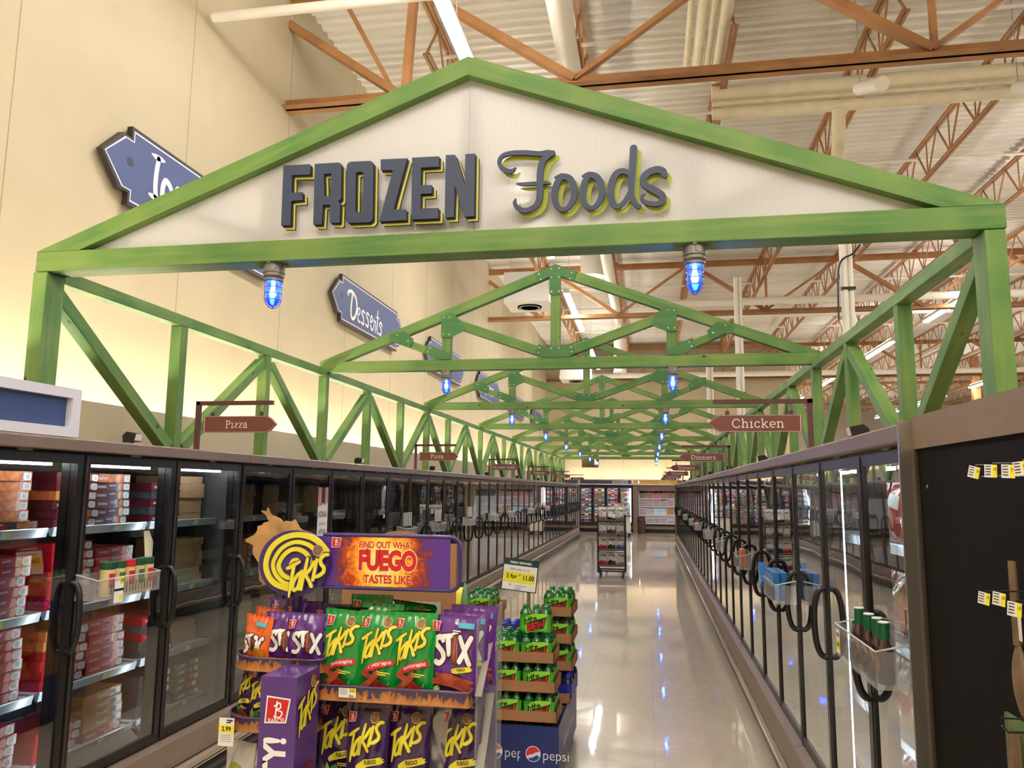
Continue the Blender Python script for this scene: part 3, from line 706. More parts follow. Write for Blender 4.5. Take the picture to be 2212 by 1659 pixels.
FOOD = {
 'letter_f': [([(335, 345, .3), (300, 378, .9), (250, 382, 1), (190, 350, .9), (160, 300, .85), (165, 245, .8), (215, 200, .9), (320, 180, 1), (460, 178, 1), (600, 188, 1), (690, 180, 1.2), (750, 185, 1)], 0),
              ([(750, 180, 1), (690, 215, 1.2), (640, 270, 1.3), (612, 370, 1.35), (606, 520, 1.35), (606, 640, 1.35), (580, 740, 1.2), (510, 800, 1.1), (430, 815, 1), (360, 785, .95), (328, 735, .8), (338, 690, .3)], 0),
              ([(350, 520, .25), (420, 525, .7), (560, 518, .8), (660, 508, .7), (718, 516, .4)], 0)],
 'letter_o': [([(870, 440, 1.2), (940, 470, 1.35), (985, 570, 1.35), (975, 690, 1.2), (920, 780, 1), (860, 805, .9), (800, 770, 1.1), (768, 670, 1.35), (780, 560, 1.35), (820, 470, 1.2)], 1), ([(772, 452, .3), (815, 438, .7), (850, 425, .8)], 0)],
 'letter_o2': [([(1170, 422, 1.2), (1240, 455, 1.35), (1290, 550, 1.35), (1282, 670, 1.2), (1228, 762, 1), (1170, 790, .9), (1110, 755, 1.1), (1078, 655, 1.35), (1090, 545, 1.35), (1125, 455, 1.2)], 1), ([(1076, 436, .3), (1115, 422, .7), (1150, 410, .8)], 0)],
 'letter_d': [([(1640, 130, 1.5), (1625, 380, 1.3), (1615, 560, 1.3), (1622, 660, 1.2), (1660, 740, 1), (1700, 775, .8), (1722, 752, .2)], 0),
              ([(1610, 420, 1), (1530, 380, 1.1), (1450, 410, 1.3), (1395, 530, 1.4), (1390, 670, 1.35), (1430, 760, 1.1), (1480, 770, .9), (1540, 715, .9), (1600, 620, 1)], 0)],
 'letter_s': [([(1985, 425, 1.2), (1960, 380, 1.4), (1890, 365, 1.4), (1800, 400, 1.4), (1745, 470, 1.35), (1775, 540, 1.35), (1870, 590, 1.35), (1955, 650, 1.4), (1960, 715, 1.2), (1890, 745, 1), (1800, 735, .9), (1740, 700, .8), (1735, 660, .6), (1762, 638, .3)], 0)]}
word2 = thing('lettering', 'raised navy script letters spelling the word foods on the gable', 'sign lettering', (0, 0, 0))
for nm, strokes in FOOD.items():
    b = MB(); s2 = join(*[stroke(cr2(p), .0255, bool(c)) for p, c in strokes])
    b.shape(moved(s2, .021, -.019), FR, .005, M_LIME2, .004)
    b.shape(s2, FR, .028, M_EDGE, .012); b.shape(s2, FR, .0288, M_NAVY)
    b.build(nm if nm != 'letter_o2' else 'letter_o', word2)
# ------------------------------------------------------------------ slab letters for the hanging signs
def S(*segs): return segs
GL = {'P': (.56, [[(.12, 0), (.12, .7)], [(.12, .68), (.34, .68), (.46, .6), (.46, .44), (.34, .36), (.12, .36)]], [(.02, .25, 0), (.0, .12, .69)]),
 'i': (.28, [[(.14, 0), (.14, .48)], [(.14, .66), (.14, .68)]], [(.03, .26, 0), (.03, .14, .47)]),
 'z': (.46, [[(.06, .47), (.40, .47), (.06, .02), (.41, .02)]], []),
 'a': (.50, [[(.08, .40), (.16, .48), (.28, .48), (.36, .38), (.36, .02)], [(.36, .28), (.18, .28), (.07, .2), (.07, .08), (.16, 0), (.28, .03), (.36, .14)]], [(.34, .47, 0)]),
 'C': (.68, [[(.60, .52), (.50, .67), (.34, .7), (.16, .6), (.08, .35), (.16, .1), (.34, 0), (.50, .03), (.61, .16)]], []),
 'h': (.56, [[(.12, 0), (.12, .72)], [(.12, .34), (.22, .46), (.34, .46), (.42, .36), (.42, 0)]], [(.02, .23, 0), (.33, .52, 0), (.02, .12, .72)]),
 'c': (.48, [[(.42, .38), (.34, .47), (.22, .48), (.1, .38), (.07, .24), (.12, .08), (.24, 0), (.36, .03), (.43, .12)]], []),
 'k': (.54, [[(.12, 0), (.12, .72)], [(.40, .46), (.14, .2)], [(.22, .28), (.44, .01)]], [(.02, .23, 0), (.36, .54, 0), (.02, .12, .72), (.32, .48, .47)]),
 'e': (.50, [[(.08, .25), (.43, .25), (.40, .40), (.28, .48), (.14, .42), (.07, .25), (.12, .08), (.26, 0), (.40, .06)]], []),
 'n': (.56, [[(.12, 0), (.12, .47)], [(.12, .34), (.22, .46), (.34, .46), (.42, .36), (.42, 0)]], [(.02, .23, 0), (.33, .52, 0), (.02, .12, .47)]),
 'D': (.70, [[(.13, 0), (.13, .7)], [(.13, .69), (.34, .69), (.52, .58), (.59, .35), (.52, .12), (.34, .01), (.13, .01)]], [(.02, .13, 0), (.02, .13, .7)]),
 'r': (.42, [[(.12, 0), (.12, .47)], [(.12, .30), (.22, .44), (.36, .46)]], [(.02, .26, 0), (.02, .12, .47)]),
 's': (.44, [[(.36, .38), (.28, .47), (.16, .47), (.08, .38), (.14, .28), (.30, .21), (.37, .12), (.30, .02), (.16, .0), (.07, .1)]], []),
 'M': (.84, [[(.12, 0), (.15, .7), (.41, .12), (.68, .7), (.71, 0)]], [(.02, .22, 0), (.61, .81, 0), (.04, .15, .7), (.68, .80, .7)]),
 'o': (.52, [[(.26, .48), (.12, .42), (.07, .24), (.12, .06), (.26, 0), (.40, .06), (.45, .24), (.40, .42), (.26, .48)]], []),
 'w': (.72, [[(.08, .47), (.2, .02), (.36, .44), (.52, .02), (.64, .47)]], [(.0, .18, .47), (.55, .72, .47)]),
 'v': (.5, [[(.08, .47), (.25, .02), (.42, .47)]], [(.0, .17, .47), (.34, .5, .47)]),
 'S': (.56, [[(.47, .54), (.40, .67), (.26, .70), (.12, .62), (.12, .47), (.26, .38), (.42, .30), (.49, .18), (.40, .03), (.24, 0), (.08, .1)]], []),
 't': (.38, [[(.16, .62), (.16, .1), (.24, .0), (.34, .05)], [(.04, .46), (.32, .46)]], []),
 'W': (.92, [[(.08, .7), (.25, .02), (.46, .6), (.66, .02), (.84, .7)]], [(0, .18, .7), (.74, .92, .7)]),
 'f': (.36, [[(.14, 0), (.14, .56), (.22, .70), (.34, .68)], [(.03, .46), (.30, .46)]], [(.04, .25, 0)]),
 'l': (.28, [[(.13, 0), (.13, .72)]], [(.03, .24, 0), (.03, .13, .72)]),
 'B': (.60, [[(.12, 0), (.12, .7)], [(.12, .69), (.34, .69), (.45, .6), (.45, .45), (.34, .37), (.12, .37)], [(.34, .37), (.49, .28), (.5, .12), (.38, .01), (.12, .01)]], [(.02, .13, 0), (.02, .13, .7)]),
 'V': (.64, [[(.08, .7), (.32, .02), (.56, .7)]], [(0, .19, .7), (.45, .64, .7)]),
 'g': (.52, [[(.40, .47), (.40, -.1), (.28, -.2), (.12, -.17)], [(.40, .34), (.28, .47), (.14, .43), (.07, .25), (.13, .06), (.26, .02), (.40, .14)]], []),
 'b': (.54, [[(.12, 0), (.12, .72)], [(.12, .34), (.22, .47), (.36, .44), (.45, .25), (.38, .05), (.24, 0), (.12, .12)]], [(.02, .12, .72)]),
 'K': (.62, [[(.13, 0), (.13, .7)], [(.50, .68), (.15, .3)], [(.25, .42), (.54, .01)]], [(.02, .25, 0), (.02, .25, .7), (.40, .60, .7), (.44, .62, 0)]),
 'O': (.62, [[(.31, .7), (.16, .62), (.09, .35), (.16, .08), (.31, 0), (.46, .08), (.53, .35), (.46, .62), (.31, .7)]], []),
 'H': (.68, [[(.14, 0), (.14, .7)], [(.52, 0), (.52, .7)], [(.14, .36), (.52, .36)]], [(.03, .25, 0), (.03, .25, .7), (.41, .63, 0), (.41, .63, .7)]),
 'E': (.58, [[(.14, 0), (.14, .7)], [(.02, .69), (.50, .69), (.50, .56)], [(.14, .36), (.40, .36)], [(.02, .01), (.52, .01), (.52, .15)]], []),
 'R': (.64, [[(.14, 0), (.14, .7)], [(.14, .69), (.36, .69), (.47, .6), (.47, .46), (.36, .37), (.14, .37)], [(.32, .37), (.54, .01)]], [(.03, .25, 0), (.03, .14, .7), (.44, .62, 0)]),
 'G': (.68, [[(.58, .55), (.48, .67), (.33, .7), (.16, .6), (.09, .35), (.16, .1), (.33, 0), (.48, .04), (.57, .16), (.57, .33), (.38, .33)]], []), ' ': (.3, [], [])}
_sl = {}
def slab(word, h, w=.085, track=.03):
    k = (word, h, w)
    if k in _sl: return _sl[k]
    parts = []; x = 0
    for ch in word:
        adv, st, ser = GL[ch]
        for p in st: parts.append(stroke([(x+a, c) for a, c in p], w, rnd=False, smooth=len(p) > 4 or ch in 'arhnPtfg', k=4))
        for a, c, y in ser: parts.append(rect(x+a, x+c, y-.03, y+.04))
        x += adv+track
    s = join(*parts); s = moved(s, -x/2*h/.7, -.35*h/.7, h/.7); _sl[k] = s; return s

tag(MB().tube(smoothpts([(-3.47, 3.86, 3.06), (-3.52, 3.86, 3.05), (-3.535, 3.86, 2.99), (-3.51, 3.86, 2.93), (-3.475, 3.86, 2.90)], 4), .007, M_GRY, 8).build('conduit_loop', smooth=60), 'small grey conduit loop at the left end of the gable beam', 'conduit')
pc = [PY(u, v, 9.44) for u, v in ((1858, 528), (1842, 548), (1826, 556), (1815, 568), (1810, 600), (1812, 690))]
tag(MB().tube(smoothpts([tuple(q) for q in pc], 4), .011, M_BLACK, 8).build('hanging_cable', smooth=60), 'thin black cable hanging beside the white riser behind the gable', 'cable')
# ------------------------------------------------------------------ upright glass door freezers
DW = .775; DX = .95                     # door pitch, case depth
M_GLASS = glass_mat('freezer_door_glass'); M_CLEAR = milk_mat('clear_plastic', (226, 228, 226), .88); M_PANE = glass_mat('clear_pane', (244, 246, 246), 2, .03, .0)
M_SHELF = mat('white_shelf', (214, 216, 218), .4); M_RAIL = mat('price_rail', (206, 212, 220), .25, metal=.3)
M_LIN = mat('case_lining', (86, 84, 82), .6); M_LIN2 = mat('shade_tinted_lining', (34, 32, 31), .6)
M_LED = emat('case_led', (236, 244, 255), E_CASE); M_LEDF = emat('cold_case_led', (240, 244, 255), E_FAR); M_LEDR = emat('case_led_bright', (236, 244, 255), 16.0); M_LEDOFF = mat('led_cover', (170, 174, 178), .4)
M_BUMP = mat('bumper_rail', (150, 134, 118), .25, metal=.2, coat=.4)
SHZ = (.455, .80, 1.19, 1.60)
_CM = {}
def cmesh(key, fn, smooth=0):
    if key not in _CM: _CM[key] = fn().mesh(key[0], smooth)
    return _CM[key]
def case(label, loc, rotz, n, lit=(), group=None, shelf_doors=(), end_post=False, name='freezer_case', leds={}):
    # local: front of the doors on x = 0 facing +x, doors along +y
    Lc = n*DW; t = thing(name, label, 'freezer', loc, rotz, group)
    P = lambda nm, key, fn, sm=0, par=None: put(nm, cmesh((nm,)+key, fn, sm), par or t)
    ml = M_LIN if lit else M_LIN2  # unlit cases have their shade put into a darker lining colour
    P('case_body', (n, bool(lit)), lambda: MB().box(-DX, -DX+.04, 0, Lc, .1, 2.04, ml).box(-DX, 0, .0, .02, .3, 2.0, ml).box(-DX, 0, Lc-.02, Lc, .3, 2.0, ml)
      .box(-DX, -.03, 0, Lc, .30, .36, ml).box(-DX, -.03, 0, Lc, 1.96, 2.0, ml).box(-DX, -.02, .001, Lc-.001, 2.0, 2.043, M_TAUPE))
    P('fascia', (n,), lambda: MB().prism([(-.02, 1.984), (.050, 1.984), (.055, 1.989), (.055, 2.037), (.046, 2.045), (-.02, 2.045)], lambda x, z, d: (x, d, z), .003, Lc-.003, M_TAUPE)
      .box(-.03, -.006, 0, Lc, 1.974, 1.984, M_BLACK))
    P('kick_panel', (n,), lambda: MB().prism([(-.03, .365), (.05, .345), (.075, .24), (.075, .215), (-.03, .215)], lambda x, z, d: (x, d, z), .002, Lc-.002, M_TAUPE)
      .box(-.3, .01, 0, Lc, .0, .215, M_DARK))
    P('bumper_rail', (n,), lambda: MB().prism([(.02, .205), (.085, .205), (.10, .190), (.10, .165), (.085, .15), (.02, .15)], lambda x, z, d: (x, d, z), .002, Lc-.002, M_BUMP)
      .prism([(.02, .14), (.075, .135), (.085, .115), (.085, .09), (.07, .07), (.02, .07)], lambda x, z, d: (x, d, z), .002, Lc-.002, M_BLACK).box(.004, .09, 0, Lc, .141, .149, M_CHROME), 30)
    P('toe_kick', (n,), lambda: MB().box(-.2, .02, .001, Lc-.001, 0, .065, M_BLACK))
    for k in range(n+1):
        y = k*DW; sd = 0 if 0 < k < n else (1 if k == 0 else -1)
        m = put('mullion', cmesh(('mullion', sd), lambda: MB().box(-.09, -.045, 0 if sd > 0 else -.045, 0 if sd < 0 else .045, .37, 1.96, M_BLACK)), t, (0, y, 0))
        for q in leds.get(k, ()): put('light_strip', cmesh(('light_strip', q, rotz > 1), lambda: MB().box(-.098, -.092, q*.029-.011, q*.029+.011, .45, 1.92, M_LEDR if rotz > 1 else M_LED)), m)
    for k in range(n):
        y = k*DW+.004; w = DW-.008
        d = put('door', cmesh(('door',), lambda: MB().box(-.04, 0, 0, .042, .372, 1.972, M_BLACK).box(-.04, 0, w-.042, w, .372, 1.972, M_BLACK)
              .box(-.04, 0, .042, w-.042, .372, .420, M_BLACK).box(-.04, 0, .042, w-.042, 1.925, 1.972, M_BLACK).box(.0, .004, .008, .016, .38, 1.965, mat('gasket', (60, 54, 50), .4)).box(-.01, .006, w*.45, w*.55, 1.974, 1.985, M_GRY)), t, (0, y, 0))
        put('glass_pane', cmesh(('glass_pane',), lambda: MB().face([(-.008, .04, .418), (-.008, w-.04, .418), (-.008, w-.04, 1.927), (-.008, .04, 1.927)], M_GLASS)), d)
        def hd():
            pts = [(.0, 1.018)]+[(.060*math.cos(a)**.62, 1.18+.165*math.sin(a)) for a in [math.radians(d_) for d_ in (-84, -72, -58, -42, -22, 0, 22, 42, 58, 72, 84)]]+[(.0, 1.342)]
            return MB().tube([(x, 0, z) for x, z in smoothpts(pts, 3)], .0150, M_BLACK, 8)
        hy = .022 if rotz > 1 else w-.022
        put('handle', cmesh(('handle',), hd, 60), d, (0, hy, 0))
        if lit and k in lit:
            put('top_light', cmesh(('top_light',), lambda: MB().box(-.16, -.13, .06, w-.06, 1.915, 1.93, M_LED)), t, (0, y, 0))
        if k in shelf_doors:
            for z in SHZ:
                s = put('shelf', cmesh(('shelf',), lambda: MB().box(-DX+.05, -.19, .02, w-.01, -.022, -.004, M_SHELF)), t, (0, y, z))
                r = put('price_rail', cmesh(('price_rail',), lambda: MB().prism([(-.19, -.035), (-.172, -.04), (-.162, .002), (-.166, .006), (-.19, .0)], lambda x, z, d_: (x, d_, z), .02, w-.01, M_RAIL)), s)
                for q, yy in enumerate((.16, .47)):
                    put('price_tag', cmesh(('price_tag',), lambda: MB().face([(-.1665, 0, -.034), (-.1665, .055, -.034), (-.160, .055, -.004), (-.160, 0, -.004)], M_WHT).face([(-.166, .036, -.034), (-.166, .055, -.034), (-.1595, .055, -.004), (-.1595, .036, -.004)], M_YEL)), r, (.001, yy, 0))
            b = lambda: _grille(w)
            put('air_grille', cmesh(('air_grille',), b), t, (0, y, 0))
    if end_post:
        P('end_post', (n,), lambda: MB().prism([(-.05, -.03), (.06, -.03), (.075, -.02), (.085, .0), (.085, .012), (-.05, .012)], lambda x, y_, d_: (x, y_+Lc+.034, d_), 0, 2.045, M_CHROME), 40)
    return t
def _grille(w):
    b = MB(); b.prism([(-.19, .44), (-.185, .445), (-.10, .375), (-.105, .37)], lambda x, z, d: (x, d, z), .02, w-.02, M_LIN)
    k = .04
    while k < w-.04: b.bar((-.183, k, .436), (-.103, k, .37), .007, .008, M_SHELF); k += .028
    return b
XDL, XDR = -2.805, .852
YL = [1.155+5*DW*k for k in range(8)]
for k in range(8):
    lab = 'dark framed glass door freezer, left row, %s' % ['at the left edge full of pizza boxes', 'behind the purple snack display', 'third from the front', 'fourth from the front', 'fifth from the front', 'sixth from the front', 'seventh from the front', 'farthest back'][k]
    n = 5 if k < 7 else 3
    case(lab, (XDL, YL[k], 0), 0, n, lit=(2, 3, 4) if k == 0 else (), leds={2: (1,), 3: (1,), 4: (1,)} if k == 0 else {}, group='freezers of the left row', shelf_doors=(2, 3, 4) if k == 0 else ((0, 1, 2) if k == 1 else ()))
YR = [(2.645, 3), (4.97, 4), (8.07, 5), (11.945, 5), (15.82, 5), (19.695, 5), (23.57, 4)]
for k, (y0, n) in enumerate(YR):
    lab = 'dark framed glass door freezer, right row, %s' % ['nearest, beside the dark end panel', 'second from the front', 'third from the front', 'fourth from the front', 'fifth from the front', 'sixth from the front', 'farthest back'][k]
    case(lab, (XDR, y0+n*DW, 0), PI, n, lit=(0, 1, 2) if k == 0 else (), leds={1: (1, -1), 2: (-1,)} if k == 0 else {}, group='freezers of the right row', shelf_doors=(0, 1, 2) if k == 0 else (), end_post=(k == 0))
# end panels closing the two rows at the back
tag(MB().box(XDL-DX, XDL+.06, YL[7]+3*DW+.002, YL[7]+3*DW+.032, 0, 2.05, M_CHROME).build('closing_board'), 'narrow metal end panel closing the far end of the left freezers', 'panel')
tag(MB().box(XDR-.06, XDR+DX, 26.678, 26.708, 0, 2.05, M_TAUPE).build('closing_board'), 'taupe end panel closing the far end of the right freezers', 'panel')
# ------------------------------------------------------------------ small black spotlights on top of the cases
def spot():
    t = thing('spotlight', 'x', 'lamp')
    MB().box(-.02, .02, -.015, .015, 0, .012, M_BLACK).tube([(0, 0, .01), (0, 0, .03)], .006, M_BLACK, 8).build('bracket', t)
    MB().prism([(-.035, 0), (.035, .008), (.045, .05), (-.015, .062), (-.04, .04)], lambda x, z, d: (x, d, z+.018), -.035, .035, M_BLACK).build('lamp_head', t)
    MB().prism([(.037, .012), (.046, .048), (.044, .049), (.035, .011)], lambda x, z, d: (x, d, z+.018), -.030, .030, M_WHT).build('lens', t)
    MB().tube([(-.04, .0, .04), (-.10, .02, .02), (-.14, .06, .004), (-.3, .2, .004)], .003, M_WHITE, 5).build('cable', t, smooth=60)
    return t
SP = spot(); f1 = True
for side, ys in ((0, [4.0, 7.55, 10.3, 13.9, 17.2, 20.5, 24.0, 27.6]), (1, [3.72, 6.8, 9.6, 12.6, 15.7, 18.9, 22.2, 25.4])):
    for k, y in enumerate(ys):
        lab = 'small black spotlight on top of the %s freezers, %s from the front' % (SIDE[side], NTH[k])
        loc = ((-2.93, y, 2.045) if side == 0 else (.93, y, 2.045)); rz = 0 if side == 0 else PI
        if f1: SP.location = loc; SP.rotation_euler = (0, 0, rz); SP['label'] = lab; o = SP; f1 = False
        else: o = dup(SP, loc, (0, 0, rz), lab)
        o['group'] = 'spotlights on the freezers'
# ------------------------------------------------------------------ brown hanging signs over the cases
M_SIGN = mat('brown_sign', (112, 62, 48), .5); M_POST = mat('brown_post', (88, 50, 38), .5); M_CRM = mat('cream_letter', (236, 222, 206), .5)
def hang_sign(word, y, side, hw, lh):
    # side 0: stands on the left freezers and points right; 1: the other way round
    s = 1 if side == 0 else -1; x0 = -2.87 if side == 0 else .868
    lab = 'brown hanging arrow sign reading %s, %s' % (word.lower(), hw)
    t = thing('hanging_sign', lab, 'sign', (x0, y, 2.045), 0, 'aisle signs on the freezers')
    if side: t.scale = (1, 1, .89)
    MB().box(-.014, .014, -.013, .013, 0, .316, M_POST).build('post', t); MB().box(min(-.014*s, .515*s), max(-.014*s, .515*s), -.013, .013, .292, .318, M_POST).build('arm', t)
    for xx in (.10, .44):
        b = MB(); b.tube([(xx*s+.007*math.cos(a), 0, .279+.012*math.sin(a)) for a in [i*PI/6 for i in range(12)]], .0018, M_CHROME, 5, closed=True)
        b.tube([(xx*s, .007*math.cos(a), .259+.012*math.sin(a)) for a in [i*PI/6 for i in range(12)]], .0018, M_CHROME, 5, closed=True)
        b.build('hook', t); MB().box(xx*s-.011, xx*s+.011, -.005, .005, .219, .247, M_POST).build('tab', t)
    X = lambda a: a*s
    P = [(.045, .115), (.485, .115), (.495, .125), (.508, .128), (.547, .168), (.508, .208), (.495, .211), (.485, .221), (.045, .221)]
    P = [(X(a), c) for a, c in P]
    if s < 0: P = P[::-1]
    bd = MB(); bd.prism(P, lambda x, z, d: (x, -d, z), -.009, .009, M_SIGN)
    cx = sum(p[0] for p in P)/len(P); Q = [((a-cx)*.975+cx, (c-.168)*.93+.168) for a, c in P]; n = len(P); Pi = [((a-cx)*.985+cx, (c-.168)*.96+.168) for a, c in P]
    bd.shape((Pi+Q, [(i, (i+1) % n, n+(i+1) % n, n+i) for i in range(n)]), lambda x, z, d: (x, -d, z), .0096, M_CRM)
    w = slab(word, lh, .075); tw = max(v[0] for v in w[0])-min(v[0] for v in w[0])
    bd.shape(moved(w, X(.278), .168, 1.0, 0, min(1, .40/tw)), lambda x, z, d: (x, -d, z), .0098, M_CRM)
    bd.build('board', t)
for w, y, how, lh in (('Pizza', 4.55, 'nearest on the left', .045), ('Pizza', 9.30, 'second on the left', .048), ('Microwave Snacks', 13.8, 'third on the left', .048),
                      ('Potatoes', 18.3, 'fourth on the left', .046), ('Waffles', 22.9, 'fifth on the left', .046), ('Breakfast', 28.0, 'farthest on the left', .042)): hang_sign(w, y, 0, how, lh)
for w, y, how, lh in (('Chicken', 4.45, 'nearest on the right', .052), ('Dinners', 8.95, 'second on the right', .052), ('Dinners', 13.1, 'third on the right', .05),
                      ('Dinners', 17.4, 'fourth on the right', .05), ('Vegetables', 21.5, 'fifth on the right', .048), ('Vegetables', 25.3, 'farthest on the right', .046)): hang_sign(w, y, 1, how, lh)
# ------------------------------------------------------------------ white framed blue sign on the near left freezers
t = thing('framed_sign', 'white framed plain blue sign standing on the left freezers at the edge', 'sign', (-2.85, 3.475, 2.045))
M_FRM = mat('white_frame', (222, 220, 224), .5); M_BLUE = mat('sign_blue', (62, 82, 128), .6, var=.05)
b = MB(); b.box(-.10, .0, -1.6, 0, .012, .06, M_FRM).box(-.10, .0, -1.6, 0, .206, .254, M_FRM).box(-.10, 0, -.058, 0, .06, .206, M_FRM).box(-.10, 0, -1.6, -1.55, .06, .206, M_FRM).box(-.1, -.09, -1.6, 0, .012, .254, M_FRM).box(-.09, -.01, -1.5, -.1, 0, .012, M_FRM); b.build('frame', t)
MB().box(-.05, -.035, -1.55, -.058, .06, .206, M_BLUE).build('panel', t)
# ------------------------------------------------------------------ navy department signs on the left wall
M_SNAVY = mat('wall_sign_navy', (58, 72, 118), .55); M_SFRAME = mat('wall_sign_frame', (38, 28, 30), .5); M_SIL = mat('script_white', (222, 216, 220), .5)
FW = lambda o: (lambda y, z, d: (o[0]+d, o[1]+y, o[2]+z))
def wall_sign(y0, label, word):
    # y0: where the straight part starts; drawn looking at the wall
    t = thing('wall_sign', label, 'sign', (XW, y0, 4.705), 0, 'department signs on the wall')
    Lb, hb = 2.66, .37
    P = [(0, -hb), (Lb, -hb), (Lb, -hb+.11), (Lb+.12, -hb+.11), (Lb+.37, 0), (Lb+.12, hb-.11), (Lb, hb-.11), (Lb, hb), (0, hb), (0, hb-.11), (-.12, hb-.11), (-.37, 0), (-.12, -hb+.11), (0, -hb+.11)]
    f = lambda y, z, d: (d, y, z); n = len(P)
    def sc(e): return [((a-Lb/2)*(1-e/1.7)+Lb/2, c*(1-e/.37)) for a, c in P]
    MB().prism(P, f, .03, .085, M_SFRAME).build('backing', t)
    b = MB(); b.shape(poly(sc(.03)), f, .0865, M_SNAVY); b.shape((sc(.036)+sc(.050), [(i, (i+1) % n, n+(i+1) % n, n+i) for i in range(n)]), f, .0875, M_SIL)
    b.shape(disc(.0, .03, .045), f, .088, mat('sign_spot', (44, 50, 78), .6))
    for pts, w in word: b.shape(stroke(pts, w), f, .089, M_SIL)
    b.build('face', t)
kx = XW+.089
def wpt(cx, cy, ox, oy, s, y0): p = PX(ox+cx/s, oy+cy/s, kx); return (p.y-y0, p.z-4.705)
tr = lambda pts, y0, ox, oy, s: [wpt(a, c, ox, oy, s, y0) + (w,) for a, c, w in pts]
y1 = 5.98; I = lambda pts: tr(pts, y1, 200, 255, 8.296)
ice = [(I([(1070, 640, .3), (1130, 690, .9), (1220, 740, 1), (1300, 785, .3)]), .055), (I([(1190, 740, 1), (1150, 950, 1.05), (1125, 1200, 1.1), (1130, 1400, 1.1)]), .06), (I([(1005, 1350, .3), (1060, 1390, .9), (1130, 1430, 1)]), .055),
       (I([(1410, 1285, 1), (1370, 1190, 1), (1310, 1130, 1), (1265, 1220, 1.05), (1250, 1370, 1.1), (1260, 1520, 1.1)]), .062), (I([(1500, 1290, .8), (1530, 1260, .8), (1570, 1300, .9)]), .05)]
wall_sign(y1, 'large navy wall sign at left reading ic before the gable hides it', ice)
y2 = 10.91; D = lambda pts: tr(pts, y2, 700, 580, 8.295)
des = [(D([(440, 480, .6), (430, 430, .9), (460, 405, 1), (510, 425, 1), (570, 530, 1), (590, 680, 1.05), (570, 820, 1), (530, 900, 1), (490, 860, 1), (485, 700, 1), (510, 480, .9)]), .055),
       (D([(600, 850, .7), (640, 800, .8), (640, 730, .8), (615, 720, .8), (600, 800, .9), (610, 920, .9), (640, 960, .8)]), .045),
       (D([(730, 800, .9), (700, 760, .9), (680, 800, .9), (710, 900, .9), (705, 1000, .9), (665, 960, .8)]), .045), (D([(805, 840, .9), (780, 800, .9), (760, 840, .9), (790, 940, .9), (785, 1045, .9), (745, 1000, .8)]), .045),
       (D([(830, 980, .7), (870, 930, .8), (860, 860, .8), (840, 870, .8), (830, 960, .9), (845, 1080, .9), (870, 1100, .8)]), .045), (D([(895, 920, .9), (895, 1020, .9), (870, 1110, .8)]), .04), (D([(890, 990, .8), (920, 950, .9), (925, 1060, .9), (915, 1140, .8)]), .04),
       (D([(965, 770, .7), (960, 900, .9), (950, 1100, .9), (955, 1170, .7)]), .042), (D([(930, 870, .6), (990, 900, .7)]), .035), (D([(1040, 1030, .9), (1015, 970, .9), (995, 1010, .9), (1025, 1100, .9), (1015, 1190, .9), (975, 1160, .7)]), .045)]
wall_sign(y2, 'navy wall sign reading desserts above the first green truss', des)
def scribble(seed, n):
    r = random.Random(seed); out = []; x = .75
    out.append(([(x, .2, 1), (x+.05, 0, 1), (x+.02, -.22, 1)], .06)); x += .22
    for i in range(n):
        h = .1 if r.random() < .7 else .2
        out.append(([(x+.10, .07, .9), (x+.03, .06, 1), (x, -.06, 1), (x+.05, -.15, 1), (x+.12, -.05, 1), (x+.13, h-.05, .9)], .05)); x += .19
    return out
for k, (lab, n) in enumerate((('third navy wall sign, crossed by the first truss corner post', 5), ('fourth navy wall sign, above the second green truss', 5), ('fifth navy wall sign, small, behind the third truss', 4), ('sixth navy wall sign, small, farthest back', 4))):
    wall_sign(15.84+4.93*k, lab, scribble(k+3, n))
# ------------------------------------------------------------------ snack bags
def film(name, col, col2=None, var=.12): return mat(name, col, .24, spec=.6, var=var, vscale=9, bump=.65, bscale=20, coat=.5, col2=col2)
M_BGREEN = film('green_film', (14, 140, 52)); M_BPURP = film('purple_film', (56, 28, 84)); M_BSTIX = film('violet_film', (98, 42, 132)); M_BORANGE = film('orange_film', (232, 104, 36))
M_BSILV = mat('silver_film', (150, 150, 156), .25, metal=.7, bump=.3, bscale=20); M_BWHT = film('white_film', (214, 208, 196))
M_LOGO = mat('logo_yellow', (222, 210, 56), .35); M_LOGOD = mat('logo_outline', (58, 20, 40), .4); M_CHILI = mat('chili_red', (190, 44, 30), .45, var=.3, vscale=30); M_CHIP = mat('rolled_chip', (176, 70, 44), .6, var=.25, vscale=60)
M_LEAF = mat('lime_green', (120, 190, 60), .5); M_FLAME = mat('flame_orange', (240, 140, 40), .5, var=.4, vscale=14, col2=(190, 60, 24)); M_TEAL = mat('teal_print', (70, 170, 190), .4); M_PRED = mat('brush_red', (206, 36, 44), .4)
